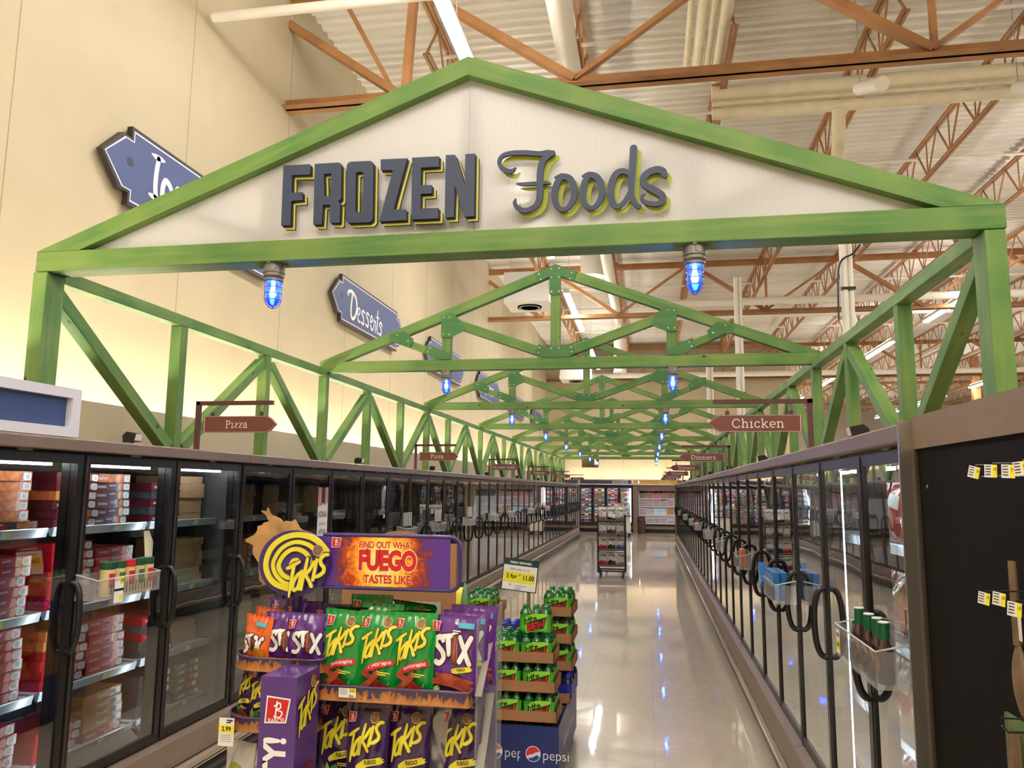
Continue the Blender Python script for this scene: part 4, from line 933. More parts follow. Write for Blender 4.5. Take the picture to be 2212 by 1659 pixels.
def bagfn(w, h, d, side=-1, seed=0, fold=0.0):
    r = random.Random(seed); a = [(r.uniform(0, 6), r.uniform(.6, 1.6)) for _ in range(4)]
    def prof(v): 
        if v < .05 or v > .95: return 0.0
        t = (v-.05)/.90; return (math.sin(PI*t**.8))**.6
    def fn(x, z, off=0.0):
        u = min(1, max(0, x/w+.5)); v = min(1, max(0, z/h)); p = prof(v); s = max(0, math.sin(PI*u))**.6
        cr = .003*math.sin(40*u+a[0][0])*(math.exp(-((v-.93)/.06)**2)+math.exp(-((v-.06)/.05)**2)) + .0035*math.sin(9*u*a[1][1]+14*v+a[1][0])*s*p + .0028*math.sin(23*u*a[2][1]-17*v+a[2][0])*s*p
        y = side*(d/2*p*s + cr + off + .0006)
        if fold and v > 1-fold:
            q = (v-(1-fold))/fold; return ((u-.5)*w, -.05*q*q+y, h*(1-fold)+h*fold*q*.55)
        return ((u-.5)*w*(1-.09*p), y, z - .012*p*abs(u-.5)*2)
    return fn
def bag_mesh(name, w, h, d, base, decals, seed=0, back=None, fold=0.0):
    b = MB(); f = bagfn(w, h, d, -1, seed, fold); g = bagfn(w, h, d, 1, seed+50, fold); nu, nv = 22, 30
    b.grid(lambda u, v: f((u-.5)*w, v*h), nu, nv, base); b.grid(lambda u, v: g((u-.5)*w, v*h), nu, nv, back or base, True)
    n0 = len(b.v)
    me_base = b
    for k, (s, m_) in enumerate(decals):
        vv, ff = conform(s, lambda x, z, e: f(x, z, .0009+.0008*k+e), .012)
        me_base.raw(vv, ff, m_)
    me = b.mesh(name, 0); me.polygons.foreach_set('use_smooth', [True]*len(me.polygons)); return me
def logo_strokes(s=1.0, x=0, y=0):
    L = [([(.0, .64, .8), (.06, .66, 1), (.18, .73, 1), (.31, .80, .7)], .085), ([(.17, .70, 1), (.14, .5, 1), (.10, .2, .9), (.075, .0, .5)], .085),
         ([(.35, .56, .9), (.27, .50, 1), (.19, .36, 1), (.16, .22, 1), (.20, .15, 1), (.28, .22, .9), (.34, .40, .9)], .08), ([(.37, .58, 1), (.33, .38, 1), (.31, .18, .8)], .085),
         ([(.50, .88, .8), (.46, .66, 1), (.40, .40, 1), (.37, .18, .9)], .085), ([(.66, .80, .9), (.56, .62, 1), (.45, .50, .9)], .085), ([(.46, .52, .9), (.54, .40, 1), (.62, .26, 1.1)], .085),
         ([(.73, .86, .9), (.69, .62, 1), (.65, .40, 1)], .085),
         ([(1.0, .98, .8), (.90, .96, 1), (.82, .86, 1), (.84, .76, 1), (.91, .68, 1), (.90, .58, 1), (.80, .50, 1), (.70, .46, .7)], .09)]
    return [([(x+a*s, y+c*s, w) for a, c, w in p], q*s) for p, q in L]
def spiral(cx, cy, r, turns=2.2, n=26): return [(cx+r*(1-t*.85)*math.cos(2*PI*turns*t), cy+r*(1-t*.85)*math.sin(2*PI*turns*t)) for t in [i/n for i in range(n+1)]]
def logo(s, x, y, fill=M_LOGO, edge=M_LOGOD):
    st = logo_strokes(s, x, y); sp = spiral(x+.74*s, y+1.06*s, .115*s)
    return [(join(*[stroke(p, w+.045*s) for p, w in st]), edge), (disc(x+.74*s, y+1.06*s, .135*s), mat('tan_swirl', (206, 166, 84), .5)), (join(*[stroke(p, w) for p, w in st]), fill), (stroke(sp, .022*s, smooth=False), edge)]
def brand_patch(x, y, s):
    return [(poly([(x-s*.5, y-s*.48), (x+s*.36, y-s*.44), (x+s*.5, y+s*.42), (x-s*.44, y+s*.5)]), M_WHT), (poly([(x-s*.44, y-s*.42), (x+s*.31, y-s*.39), (x+s*.44, y+s*.37), (x-s*.39, y+s*.44)]), M_RED),
            (join(stroke([(x-.08*s, y-.26*s), (x-.02*s, y+.3*s)], .06*s), stroke([(x-.12*s, y+.14*s), (x+.08*s, y+.26*s), (x+.12*s, y+.1*s), (x-.02*s, y+.02*s), (x+.18*s, y-.06*s), (x+.10*s, y-.24*s), (x-.12*s, y-.22*s)], .055*s)), M_WHT)]
def brush(x0, y0, x1, y1, h, m_, word, tm, ts):
    a = math.atan2(y1-y0, x1-x0); l = math.hypot(x1-x0, y1-y0)
    band = poly([(0, -.5*h), (.3*l, -.62*h), (.32*l, -.5*h), (.9*l, -.35*h), (l*1.02, -.05*h), (.94*l, .0), (l, .35*h), (.88*l, .4*h), (.95*l, .62*h), (.3*l, .55*h), (.05*l, .3*h), (-.02*l, .05*h)])
    return [(moved(band, x0, y0, 1, a), m_), (moved(text(word, ts, .03, .8, .2), (x0+x1)/2, (y0+y1)/2+.002, 1, a), tm)]
def chips_decal(x, y, s):
    out = [(stroke([(x-.30*s, y+.34*s), (x+.05*s, y+.14*s), (x+.30*s, y-.02*s)], .17*s), M_CHIP), (stroke([(x+.0*s, y-.05*s), (x+.2*s, y+.0*s, 1.2), (x+.42*s, y-.06*s, 1.3), (x+.50*s, y-.0*s, .5)], .15*s), M_CHILI),
           (stroke([(x-.42*s, y-.16*s), (x, y+.12*s), (x+.22*s, y+.36*s)], .17*s), mat('rolled_chip_light', (196, 84, 50), .6, var=.2, vscale=60)), (disc(x+.235*s, y+.375*s, .06*s), M_LOGOD), (stroke([(x+.5*s, y+.02*s), (x+.56*s, y+.12*s)], .03*s), M_LEAF)]
    return out
def lime_decal(x, y, s):
    out = []
    for i in range(9): xx = x+(-.55+.14*i)*s; out.append((poly([(xx-.09*s, y-.32*s), (xx+.09*s, y-.32*s), (xx+.03*s, y-.1*s+.13*s*((i*7) % 4)), (xx-.03*s, y-.05*s)]), M_FLAME))
    out += [(poly([(x-.34*s, y+.02*s), (x-.26*s, y+.34*s), (x-.12*s, y+.10*s), (x-.2*s, y-.1*s)]), M_LEAF), (poly([(x-.16*s, y-.02*s), (x-.1*s, y+.2*s), (x+.05*s, y+.26*s), (x+.14*s, y+.14*s), (x+.10*s, y-.06*s)]), mat('lime_dark', (70, 140, 44), .5)), (disc(x+.38*s, y+.05*s, .07*s), M_CHILI)]
    return out
def fine(x, y, w, m_, rows=2, h=.004): return (join(*[rect(x, x+w*(1-.3*i), y-i*h*1.9, y-i*h*1.9+h) for i in range(rows)]), m_)
BW, BH, BD = .172, .29, .062
ME_GREEN = [bag_mesh('crunchy_bag', BW, BH, BD, M_BGREEN, logo(.132, -.070, .112)+brand_patch(-.058, .252, .036)+brush(-.045, .090, .075, .124, .022, M_PRED, 'CRUNCHY FAJITAS', M_WHT, .0135)+chips_decal(-.012, .038, .125)+[fine(.01, .082, .05, M_LOGO)], seed=s_) for s_ in (1, 2)]
ME_GREENF = [bag_mesh('folded_bag', BW, BH, BD, M_BGREEN, brand_patch(-.058, .262, .036)+logo(.132, -.070, .112), seed=s_, fold=.16) for s_ in (12, 13)]
ME_PURP = [bag_mesh('fuego_bag', BW, BH, BD, M_BPURP, logo(.135, -.072, .105)+brand_patch(-.060, .250, .034)+brush(-.03, .088, .078, .116, .024, M_LOGO, 'FUEGO', M_LOGOD, .019)+lime_decal(.0, .036, .13)+[fine(.012, .074, .055, M_LOGO)], seed=s_, back=M_BSILV) for s_ in (3, 4)]
def stix(s, x, y):
    S_ = ([(.25, .86, 1), (.17, .97, 1), (.06, .92, 1), (.04, .76, 1), (.13, .62, 1), (.24, .46, 1), (.27, .24, 1), (.17, .08, 1), (.06, .14, 1)], .12)
    Tt = [([(.24, .98), (.52, 1.0)], .10), ([(.38, .98), (.42, .36)], .115)]; X = [([(.68, .96), (.93, .10)], .11), ([(.94, .98), (.70, .14)], .11)]
    al = [S_]+Tt+X; sc = lambda p: [(x+q[0]*s,)+(y+q[1]*s*.62,)+tuple(q[2:]) for q in p]
    stick = sc([(.55, .92), (.575, .14)])
    return [(join(*[stroke(sc(p), (w+.06)*s) for p, w in al]), M_LOGOD), (join(*[stroke(sc(p), w*s) for p, w in al]), M_WHT), (stroke(stick, .15*s), M_LOGOD), (stroke(stick, .13*s), M_LOGO), (stroke(stick, .12*s), M_LOGOD), (stroke(stick, .075*s), M_CHIP)]
rnd = random.Random(5)
pile = [(stroke([(-.075+rnd.uniform(-.01, .02), .088-.004*i+rnd.uniform(-.004, .004)), (0+rnd.uniform(-.02, .02), .078-.004*i), (.06+rnd.uniform(0, .02), .066-.005*i)], .009), M_CHIP if i % 2 else mat('rolled_chip_light', (196, 84, 50), .6)) for i in range(9)]
ME_STIX = bag_mesh('stix_bag', .185, .285, .06, M_BSTIX, stix(.158, -.082, .118)+pile+brush(.0, .098, .08, .112, .018, M_LOGO, 'FUEGO', M_LOGOD, .012)+brand_patch(-.07, .250, .034)+[(disc(-.058, .036, .014), M_LEAF), (disc(-.058, .037, .010), mat('lime_flesh', (214, 220, 140), .5)), fine(-.08, .015, .06, M_LOGO, 1), (rect(.02, .08, .245, .262), M_TEAL), fine(.0, .232, .03, M_WHT)], seed=8)
ME_STIXS = bag_mesh('small_stix_bag', .155, .185, .06, M_BSTIX, stix(.12, -.045, .045)+brand_patch(-.05, .150, .03)+[(rect(-.06, .07, .012, .03), mat('dark_red_print', (120, 30, 40), .5))], seed=9)
ME_ORANGE = bag_mesh('orange_bag', .135, .17, .06, M_BORANGE, [(d_, m_) for d_, m_ in stix(.105, -.055, .035)]+[(rect(.0, .05, .135, .148), M_TEAL), (disc(.035, .04, .022), mat('amber_print', (220, 140, 30), .5))], seed=10)
ME_PLANT = bag_mesh('strips_bag', .15, .25, .06, M_BWHT, [(moved(text('PLANTAIN', .024, .02, .8), .0, .085), mat('ochre_print', (196, 150, 90), .5)), (moved(text('STRIPS', .016, .02, .9), -.01, .062), mat('ochre_print', (196, 150, 90), .5)), (disc(0, .16, .04, .02), mat('olive_print', (150, 160, 60), .5)), fine(-.05, .03, .06, M_GRY)], seed=11)
def bag(me, name, label, loc, rz=0, rx=0, ry=0, group=None, cat='bag of chips', s=1.0):
    o = put(name, me, None, loc, (rx, ry, rz)); o.scale = (s, s, s); return tag(o, label, cat, group)
# ------------------------------------------------------------------ purple snack display rack
def flame_mat(name, base, f1, f2, lo, hi, sx=16.0):
    m, nt, b = _new(name); L = nt.links
    tc = nt.nodes.new('ShaderNodeTexCoord'); sp = nt.nodes.new('ShaderNodeSeparateXYZ'); L.new(tc.outputs['Object'], sp.inputs[0])
    mp = nt.nodes.new('ShaderNodeMapping'); mp.inputs['Scale'].default_value = (sx*1.6, sx*1.6, sx*.7); mp.inputs['Rotation'].default_value = (0, .5, 0); L.new(tc.outputs['Object'], mp.inputs[0])
    n = nt.nodes.new('ShaderNodeTexNoise'); n.inputs['Scale'].default_value = 1.6; n.inputs['Detail'].default_value = 3; n.inputs['Distortion'].default_value = 1.2; L.new(mp.outputs[0], n.inputs['Vector'])
    z = math_node(nt, 'SUBTRACT', sp.outputs['Z'], lo); z = math_node(nt, 'DIVIDE', z, hi-lo)
    t = math_node(nt, 'SUBTRACT', n.outputs['Fac'], .20); t = math_node(nt, 'MULTIPLY', t, 1.7); t = math_node(nt, 'SUBTRACT', t, z)
    r = nt.nodes.new('ShaderNodeValToRGB'); e = r.color_ramp.elements; e[0].position = .0; e[0].color = lin(base); e[1].position = .55; e[1].color = lin(f2)
    k = r.color_ramp.elements.new(.09); k.color = lin(f1); L.new(t, r.inputs[0]); L.new(r.outputs[0], b.inputs['Base Color']); b.inputs['Roughness'].default_value = .35; b.inputs['Coat Weight'].default_value = .4
    MATS[name] = m; return m
M_TRAY = flame_mat('flame_tray', (56, 40, 74), (150, 92, 44), (190, 126, 64), -.01, .045)
M_COLP = flame_mat('purple_column', (78, 40, 120), (214, 110, 24), (250, 190, 50), .28, 1.0, 9.0)
M_PPUR = mat('purple_plastic', (58, 36, 108), .3, coat=.3); M_PURB = mat('purple_board', (92, 48, 140), .45); M_CARD = mat('brown_cardboard', (166, 118, 76), .75, var=.1, vscale=3)
def banner_mat():
    m, nt, b = _new('banner_print'); L = nt.links
    tc = nt.nodes.new('ShaderNodeTexCoord'); mp = nt.nodes.new('ShaderNodeMapping'); mp.inputs['Location'].default_value = (.0, 0, 0); mp.inputs['Scale'].default_value = (5.2, 1, 4.6); L.new(tc.outputs['Object'], mp.inputs[0])
    n = nt.nodes.new('ShaderNodeTexNoise'); n.inputs['Scale'].default_value = 30; n.inputs['Detail'].default_value = 6; n.inputs['Distortion'].default_value = 1.5; L.new(tc.outputs['Object'], n.inputs['Vector'])
    ln = nt.nodes.new('ShaderNodeVectorMath'); ln.operation = 'LENGTH'; L.new(mp.outputs[0], ln.inputs[0])
    d = math_node(nt, 'MULTIPLY_ADD', n.outputs['Fac'], .75); d.node.inputs[2].default_value = -.38; d = math_node(nt, 'ADD', d, ln.outputs['Value'])
    r = nt.nodes.new('ShaderNodeValToRGB'); e = r.color_ramp.elements; e[0].position = .1; e[0].color = lin((252, 236, 150)); e[1].position = 1.0; e[1].color = lin((82, 44, 136))
    for p, c in ((.38, (250, 206, 50)), (.58, (232, 130, 30)), (.76, (170, 56, 20)), (.90, (104, 40, 60))): k = r.color_ramp.elements.new(p); k.color = lin(c)
    L.new(d, r.inputs[0]); L.new(r.outputs[0], b.inputs['Base Color']); b.inputs['Roughness'].default_value = .35; b.inputs['Coat Weight'].default_value = .3; MATS['banner_print'] = m; return m
M_BAN = banner_mat()
dsp = thing('snack_display', 'purple snack display rack with round spiral logo and fire banner', 'display stand', (-.93, 2.75, 0))
def D(o): return o
rel = lambda p: Vector(p)-Vector((-.93, 2.75, 0))
def tray(z, x0, x1, y0, y1, rad, lip=.04, nm='tray'):
    P = rbox(x0, y0, x1, y1, rad, 0, 6); P = [(x, y0+(y-y0)*1.0) for x, y in P]
    P = []
    for cx, cy, a in ((x0+rad, y0+rad, 180), (x1-rad*.35, y0+rad*.35, 270), (x1-.01, y1-.01, 0), (x0+.01, y1-.01, 90)):
        rr = rad if a == 180 else (rad*.35 if a == 270 else .01)
        for i in range(7): t = math.radians(a+15*i); P.append((cx+rr*math.cos(t), cy+rr*math.sin(t)))
    b = MB(); b.face([(x, y, 0) for x, y in P], M_PPUR); n = len(P)
    for i in range(n):
        j = (i+1) % n; b.face([(P[i][0], P[i][1], -.012), (P[j][0], P[j][1], -.012), (P[j][0], P[j][1], lip), (P[i][0], P[i][1], lip)], M_TRAY)
    o = b.build(nm, dsp, rel((0, 0, z))); o.location = (0+.93-0.0, -2.75, z)
    rim = MB().tube([(x, y, lip) for x, y in P], .004, mat('clear_rim', (92, 70, 110), .15, coat=.5), 6, closed=True).build('rim', o, smooth=60)
    MB().tube([(x, y, -.012) for x, y in P], .003, M_CARD, 6, closed=True).build('edge_strip', o, smooth=60)
    return o
tray(1.075, -1.205, -.632, 2.75, 3.08, .03, .038); tray(.745, -1.205, -.632, 2.75, 3.08, .03, .038)
tray(1.160, -1.570, -1.19, 2.755, 3.25, .13, .034); tray(.945, -1.585, -1.215, 2.755, 3.25, .13, .036); tray(.62, -1.60, -1.215, 2.755, 3.25, .13, .034)
def part(b, nm, par=dsp, smooth=0):
    o = b.build(nm, par, smooth=smooth); o.location = (.93, -2.75, 0) if par is dsp else (0, 0, 0); return o
part(MB().box(-1.60, -.63, 2.78, 3.24, 0, .10, M_PPUR).box(-1.60, -.63, 3.225, 3.25, .1, 1.16, M_PPUR), 'base')
part(MB().box(-.612, -.606, 2.76, 3.22, .1, 1.36, M_CLEAR), 'side_sheet')
M_BRC = mat('brace_grey', (150, 142, 132), .5)
part(MB().bar((-.603, 2.765, .80), (-.603, 2.98, 1.06), .03, .004, M_BRC, (0, 1, 0)).bar((-.603, 2.765, 1.10), (-.603, 2.98, 1.27), .024, .004, M_BRC, (0, 1, 0)), 'side_brace')
part(MB().tube([(-1.371, 2.93, .1), (-1.371, 2.93, 1.48)], .022, M_PPUR, 14), 'pole', smooth=50)
co = part(MB().box(-1.311, -1.181, 2.55, 2.735, 0, 1.182, M_COLP), 'column')
b = MB(); f = lambda x, z, d: (x, 2.55-d, z)
for k, (s_, m_) in enumerate(brand_patch(-1.246, 1.075, .092)): b.shape(s_, f, .0015+.0006*k, m_)
b.shape(moved(text('BARCEL', .02, .02, .9), -1.246, 1.042, 1, .06), f, .004, M_WHT)
part(b, 'brand_badge', co); b = MB()
b.shape(moved(text('INTENSITY!', .105, .045, .88, align='RIGHT'), -1.246, .99, 1, PI/2), f, .002, M_WHT)
part(b, 'column_lettering', co); b = MB()
g = lambda y, z, d: (-1.181+d, y, z)
for s_, m_ in logo(.15, 2.565, .985): b.shape(moved(s_, 0, 0), g, .002+.0002*len(b.mi)**.3, m_)
part(b, 'side_lettering', co); b = MB(); b.shape(moved(text('FLAVOR', .042, .03, .8), 2.645, .86), g, .002, mat('dark_red_text', (150, 30, 20), .5))
part(b, 'side_slogan', co)
# banner and spiral disc
yb = 2.85
bn = MB(); bn.box(-1.30, -.738, yb, yb+.008, 1.452, 1.634, M_BAN); o = bn.build('banner', dsp); o.location = (.93, -2.75, 0)
o.data.transform(Matrix.Translation((1.0, -yb, -1.543))); o.location = (-.07, yb-2.75, 1.543)
b = MB(); f = lambda x, z, d: (x+1.0, -d, z-1.543)
for w_, x_, z_, h_, bo, xs in (('FIND OUT WHAT', -.985, 1.605, .034, .025, .80), ('FUEGO', -.98, 1.545, .098, .055, .72), ('TASTES LIKE.', -.975, 1.478, .042, .03, .80)):
    b.shape(moved(text(w_, h_, bo+.035, xs), x_, z_), f, .0012, mat('banner_text_edge', (244, 226, 160), .5)); b.shape(moved(text(w_, h_, bo, xs), x_, z_), f, .002, M_RED)
b.build('slogan', o); b = MB()
for k, (s_, m_) in enumerate(brand_patch(-1.185, 1.612, .04)): b.shape(s_, f, .0015+.0005*k, m_)
b.build('brand_badge', o)
part(MB().tube([(x, yb+.004, z) for x, z in [(-1.24, 1.640), (-.76, 1.640)]+[(-.735+.035*math.sin(t), 1.605+.035*math.cos(t)) for t in [i*PI/10 for i in range(1, 6)]]+[(-.70, 1.485)]+[(-.735+.035*math.cos(t), 1.480-.035*math.sin(t)) for t in [i*PI/10 for i in range(1, 6)]]+[(-1.24, 1.445)]], .0075, M_PPUR, 8), 'banner_frame', smooth=60)
dd = part(MB().prism([(-1.346+.143*math.cos(t), 1.531+.124*math.sin(t)) for t in [2*PI*i/48 for i in range(48)]], lambda x, z, q: (x, yb-.01-q, z), -.02, .012, M_PPUR), 'logo_disc')
b = MB(); pxs = lambda pts: [(PY(480+a/3.814, 1080+c/3.814, yb-.022).x, PY(480+a/3.814, 1080+c/3.814, yb-.022).z) for a, c in pts]
f = lambda x, z, d: (x, yb-.022-d, z)
for pts, w_ in (([(868, 425), (800, 345), (710, 298), (600, 288), (490, 325), (405, 405), (366, 520), (385, 620), (445, 690), (545, 728)], .0205), ([(800, 455), (740, 385), (660, 350), (580, 352), (490, 405), (428, 510), (440, 600), (500, 670), (548, 690)], .015),
                ([(735, 520), (705, 450), (640, 408), (570, 412), (505, 465), (470, 545), (500, 610), (548, 640)], .0165), ([(560, 550), (585, 500), (620, 490), (640, 520)], .012)): b.shape(stroke(pxs(pts), w_), f, .008, M_LOGO, .008)
lz = pxs([(528, 800)])[0]; rx_ = pxs([(868, 500)])[0]
for k, (s_, m_) in enumerate(logo((rx_[0]-lz[0])*1.02, lz[0]+.006, lz[1]+.004, M_LOGO, M_PPUR)): b.shape(s_, f, .014+.002*k, m_, .01 if k < 1 else 0)
part(b, 'spiral_lettering', dd)
M_SPL = mat('amber_splash', (196, 150, 92), .35, var=.25, vscale=12, coat=.3)
spl = [(730, 300), (640, 235), (600, 160), (585, 170), (560, 178), (530, 172), (500, 180), (470, 150), (400, 120), (375, 60), (365, 95), (318, 88), (360, 125), (385, 175), (340, 188), (330, 205), (292, 215), (290, 250), (265, 285), (190, 325), (195, 345), (255, 372), (250, 440), (300, 520), (305, 660), (340, 700), (420, 640), (560, 420)]
sp3 = [(PY(480+a/3.814, 1080+c/3.814, 2.87).x, PY(480+a/3.814, 1080+c/3.814, 2.87).z) for a, c in spl]
part(MB().prism(sp3[::-1], lambda x, z, q: (x, 2.875-q, z), 0, .006, M_SPL), 'splash_board')
# price tags on the trays
def price_card(loc, w, h, big, label, rz=0.0):
    b = MB(); f = lambda x, z, d: (x, -d, z)
    b.prism([(-w/2, -h/2), (w/2, -h/2), (w/2, h/2), (-w/2, h/2)], f, 0, .001, M_WHT)
    if h > w: b.shape(rect(-w/2, w/2, -.02*h, .24*h), f, .0015, M_YEL); b.shape(moved(text(big, h*.22, .03), 0, .11*h), f, .002, M_BLK); b.shape(fine(0, .40*h, w*.4, M_BLK)[0], f, .002, M_BLK); b.shape(moved(text('3.69', h*.13, .01, .7), w*.28, .40*h), f, .002, M_BLK); b.shape(join(*[rect(-.35*w, .35*w, -.12*h-i*.07*h, -.10*h-i*.07*h) for i in range(4)]), f, .002, M_GRY)
    else: b.shape(rect(.12*w, w/2, -.0*h, h/2), f, .0015, M_YEL); b.shape(moved(text(big, h*.40, .03, .9), .30*w, .26*h), f, .002, M_BLK); b.shape(join(*[rect(-.44*w, .0, .36*h-i*.17*h, .40*h-i*.17*h) for i in range(4)]+[rect(.1*w+i*.03*w, .115*w+i*.03*w, -.42*h, -.2*h) for i in range(10)]), f, .002, M_BLK)
    return tag(b.build('price_tag', None, loc, rot=(0, 0, rz)), label, 'price tag')
price_card((-1.077, 2.742, 1.093), .065, .032, '3.25', 'white and yellow shelf tag reading 3.25 on the flame tray')
price_card((-1.540, 2.748, .930), .060, .098, '2.99', 'white hanging tag with yellow 2.99 band at the left rack')
# ------------------------------------------------------------------ bags on the display
for k, x in enumerate((-1.140, -.994, -.858)): bag(ME_GREEN[k % 2], 'chip_bag', 'green rolled tortilla chip bag in the front row, %s from left' % NTH[k], (x, 2.81, 1.078), (-.10, .02, -.05)[k], -.08, (.05, .03, .0)[k], 'green chip bags')
for k, (x, y, z, rz, rx, ry) in enumerate(((-1.15, 2.90, 1.10, .05, -.06, 0), (-1.02, 2.89, 1.095, -.05, -.06, .03), (-.88, 2.90, 1.095, .04, -.06, -.03), (-1.085, 2.97, 1.115, 0, -.06, 0), (-.93, 2.97, 1.118, 0, -.07, .1))):
    bag((ME_GREENF if k in (0, 2, 4) else ME_GREEN)[k % 2], 'chip_bag', 'green chip bag behind the front row, only its top showing, %s of five' % NTH[k], (x, y, z), rz, rx, ry, 'green chip bags')
for k, (x, y, z) in enumerate(((-.705, 2.815, 1.078), (-.682, 2.885, 1.085), (-.668, 2.955, 1.095))): bag(ME_STIX, 'stick_bag', 'purple chip stick bag on the right of the upper tray, %s from the front' % NTH[k], (x, y, z), -.08+.02*k, -.07, .0, 'purple stick bags')
for k, (x, y, rz) in enumerate(((-1.15, 2.86, .06), (-1.018, 2.80, .0), (-.872, 2.83, -.05), (-.690, 2.86, -.12))): bag(ME_PURP[k % 2], 'chip_bag', 'dark purple hot chip bag on the lower tray, %s from left' % NTH[k], (x, y, .75), rz, -.06, 0, 'purple chip bags')
for k, (x, y, ry) in enumerate(((-1.10, 2.95, 0), (-.80, 2.93, .04), (-.77, 2.87, .05))): bag(ME_PURP[k % 2], 'chip_bag', 'dark purple chip bag behind the lower front row, %s from left' % NTH[k], (x, y, .765), PI if k else 0, .05, ry, 'purple chip bags')
for k, (x, y, z, rz) in enumerate(((-1.487, 2.835, 1.163, -.25), (-1.500, 2.94, 1.175, -.15))): bag(ME_ORANGE, 'stick_bag', 'small orange chip stick bag on the round upper tray, %s one' % ('front', 'rear')[k], (x, y, z), rz, -.05, .05, 'orange bags')
for k, (x, y, z, rz) in enumerate(((-1.382, 2.84, 1.163, -.04), (-1.285, 2.825, 1.163, .04), (-1.37, 2.98, 1.185, 0), (-1.24, 2.96, 1.180, .05), (-1.46, 3.03, 1.185, .1))):
    bag(ME_STIXS, 'stick_bag', 'small violet stick bag on the round upper tray, %s' % ('front left', 'front right beside the green bags', 'rear, left of the pole', 'rear, right of the pole', 'rearmost')[k], (x, y, z), rz, -.06, 0, 'violet stick bags')
for k, (x, y, rz) in enumerate(((-1.455, 2.83, -.1), (-1.535, 2.87, -.6), (-1.36, 2.88, .1))): bag(ME_PURP[k % 2], 'chip_bag', 'small dark purple chip bag on the round middle tray, %s' % ('front one', 'leftmost, turned aside', 'right one behind the purple column')[k], (x, y, .948), rz, -.05, .06, 'purple chip bags', s=.68)
for k, (x, y, rz) in enumerate(((-1.53, 2.83, -.3), (-1.43, 2.83, .05))): bag(ME_PLANT, 'strips_bag', 'white plantain strip bag on the bottom round tray, %s' % ('left, under the price tag', 'right, beside the purple column')[k], (x, y, .623), rz, -.05, 0, 'white strip bags')
# brown cardboard shipper standing behind
t = thing('cardboard_shipper', 'brown cardboard display shipper with arched top behind the fire banner', 'box', (-.93, 3.30, 0))
ax = lambda u: PY(u, 1250, 3.30).x+.93
zt_ = PY(862, 1147, 3.30).z; arch = [(ax(740), .2), (ax(985), .2), (ax(985), zt_-.05)]+[(ax(862)+.115*math.cos(a), zt_-.05+.05*math.sin(a)) for a in [i*PI/12 for i in range(0, 13)]]+[(ax(740), zt_-.05)]
MB().prism(arch, lambda x, z, q: (x, -q, z), -.008, 0, M_CARD).build('back_panel', t)
MB().box(ax(745), ax(980), .01, .30, 0, 1.1, M_CARD).build('carton', t)
MB().box(ax(770), ax(955), -.012, -.009, 1.22, PY(860, 1297, 3.30).z, mat('grey_card', (164, 156, 148), .7)).build('card_label', t)
# ------------------------------------------------------------------ soda six packs on a half pallet
M_GBOT = mat('green_bottle', (26, 120, 52), .15, spec=.6, coat=.6); M_GCAP = mat('green_cap', (20, 110, 50), .4); M_LBL = mat('lime_label', (88, 190, 40), .35, var=.35, vscale=18, col2=(30, 120, 36), coat=.3)
M_BBOT = mat('blue_bottle', (40, 40, 70), .15, spec=.6, coat=.5); M_BCAP = mat('blue_cap', (34, 50, 190), .4); M_BLBL = mat('blue_label', (30, 44, 150), .35, coat=.3); M_DGR = mat('dark_green_print', (14, 60, 24), .4); M_SHR = glass_mat('shrink_film', (244, 248, 246), 1, .12, .5, 30)
BHH, BR = .168, .0325
def bottle_mesh(m1, m2):
    b = MB(); b.lathe([(.024, 0), (BR, .01), (BR, .085), (BR*.95, .10), (BR, .112), (.026, .132), (.0145, .150), (.0145, .154)], (0, 0, 0), m1, 12); b.lathe([(.0165, .153), (.0165, .168), (0, .168)], (0, 0, 0), m2, 10); return b.mesh('bottle', 50)
ME_GB, ME_BB = bottle_mesh(M_GBOT, M_GCAP), bottle_mesh(M_BBOT, M_BCAP)
def dew(s, x, y):
    ang = .24; L = []
    def q(sh): return moved(sh, x, y, s, ang)
    m_ = join(stroke([(-.62, .05), (-.55, .42), (-.45, .18), (-.33, .42), (-.30, .05)], .085, smooth=False), stroke([(-.16, .44), (-.19, .08), (-.08, .06)], .08), stroke([(-.26, .32), (-.06, .34)], .07), stroke([(.0, .05), (.02, .32), (.04, .26), (.14, .32), (.16, .05)], .08))
    d_ = join(stroke([(-.50, -.40), (-.46, .02), (-.28, -.05), (-.26, -.25), (-.50, -.38)], .10, smooth=False), stroke([(.10, -.02), (-.12, .0), (-.14, -.38), (.10, -.36)], .10, smooth=False), stroke([(-.12, -.19), (.06, -.18)], .09), stroke([(.18, .02), (.24, -.36), (.36, -.06), (.46, -.34), (.66, .12)], .10, smooth=False))
    grow = lambda f, w: f
    return [(q(poly([(-.70, -.50), (.60, -.50), (.95, .38), (-.05, .60), (-.60, .45)])), mat('pale_lime', (150, 214, 60), .4)), (q(poly([(-.62, -.46), (.52, -.46), (.86, .22), (-.55, .10)])), M_DGR), (q(m_), M_DGR), (q(d_), M_RED)]
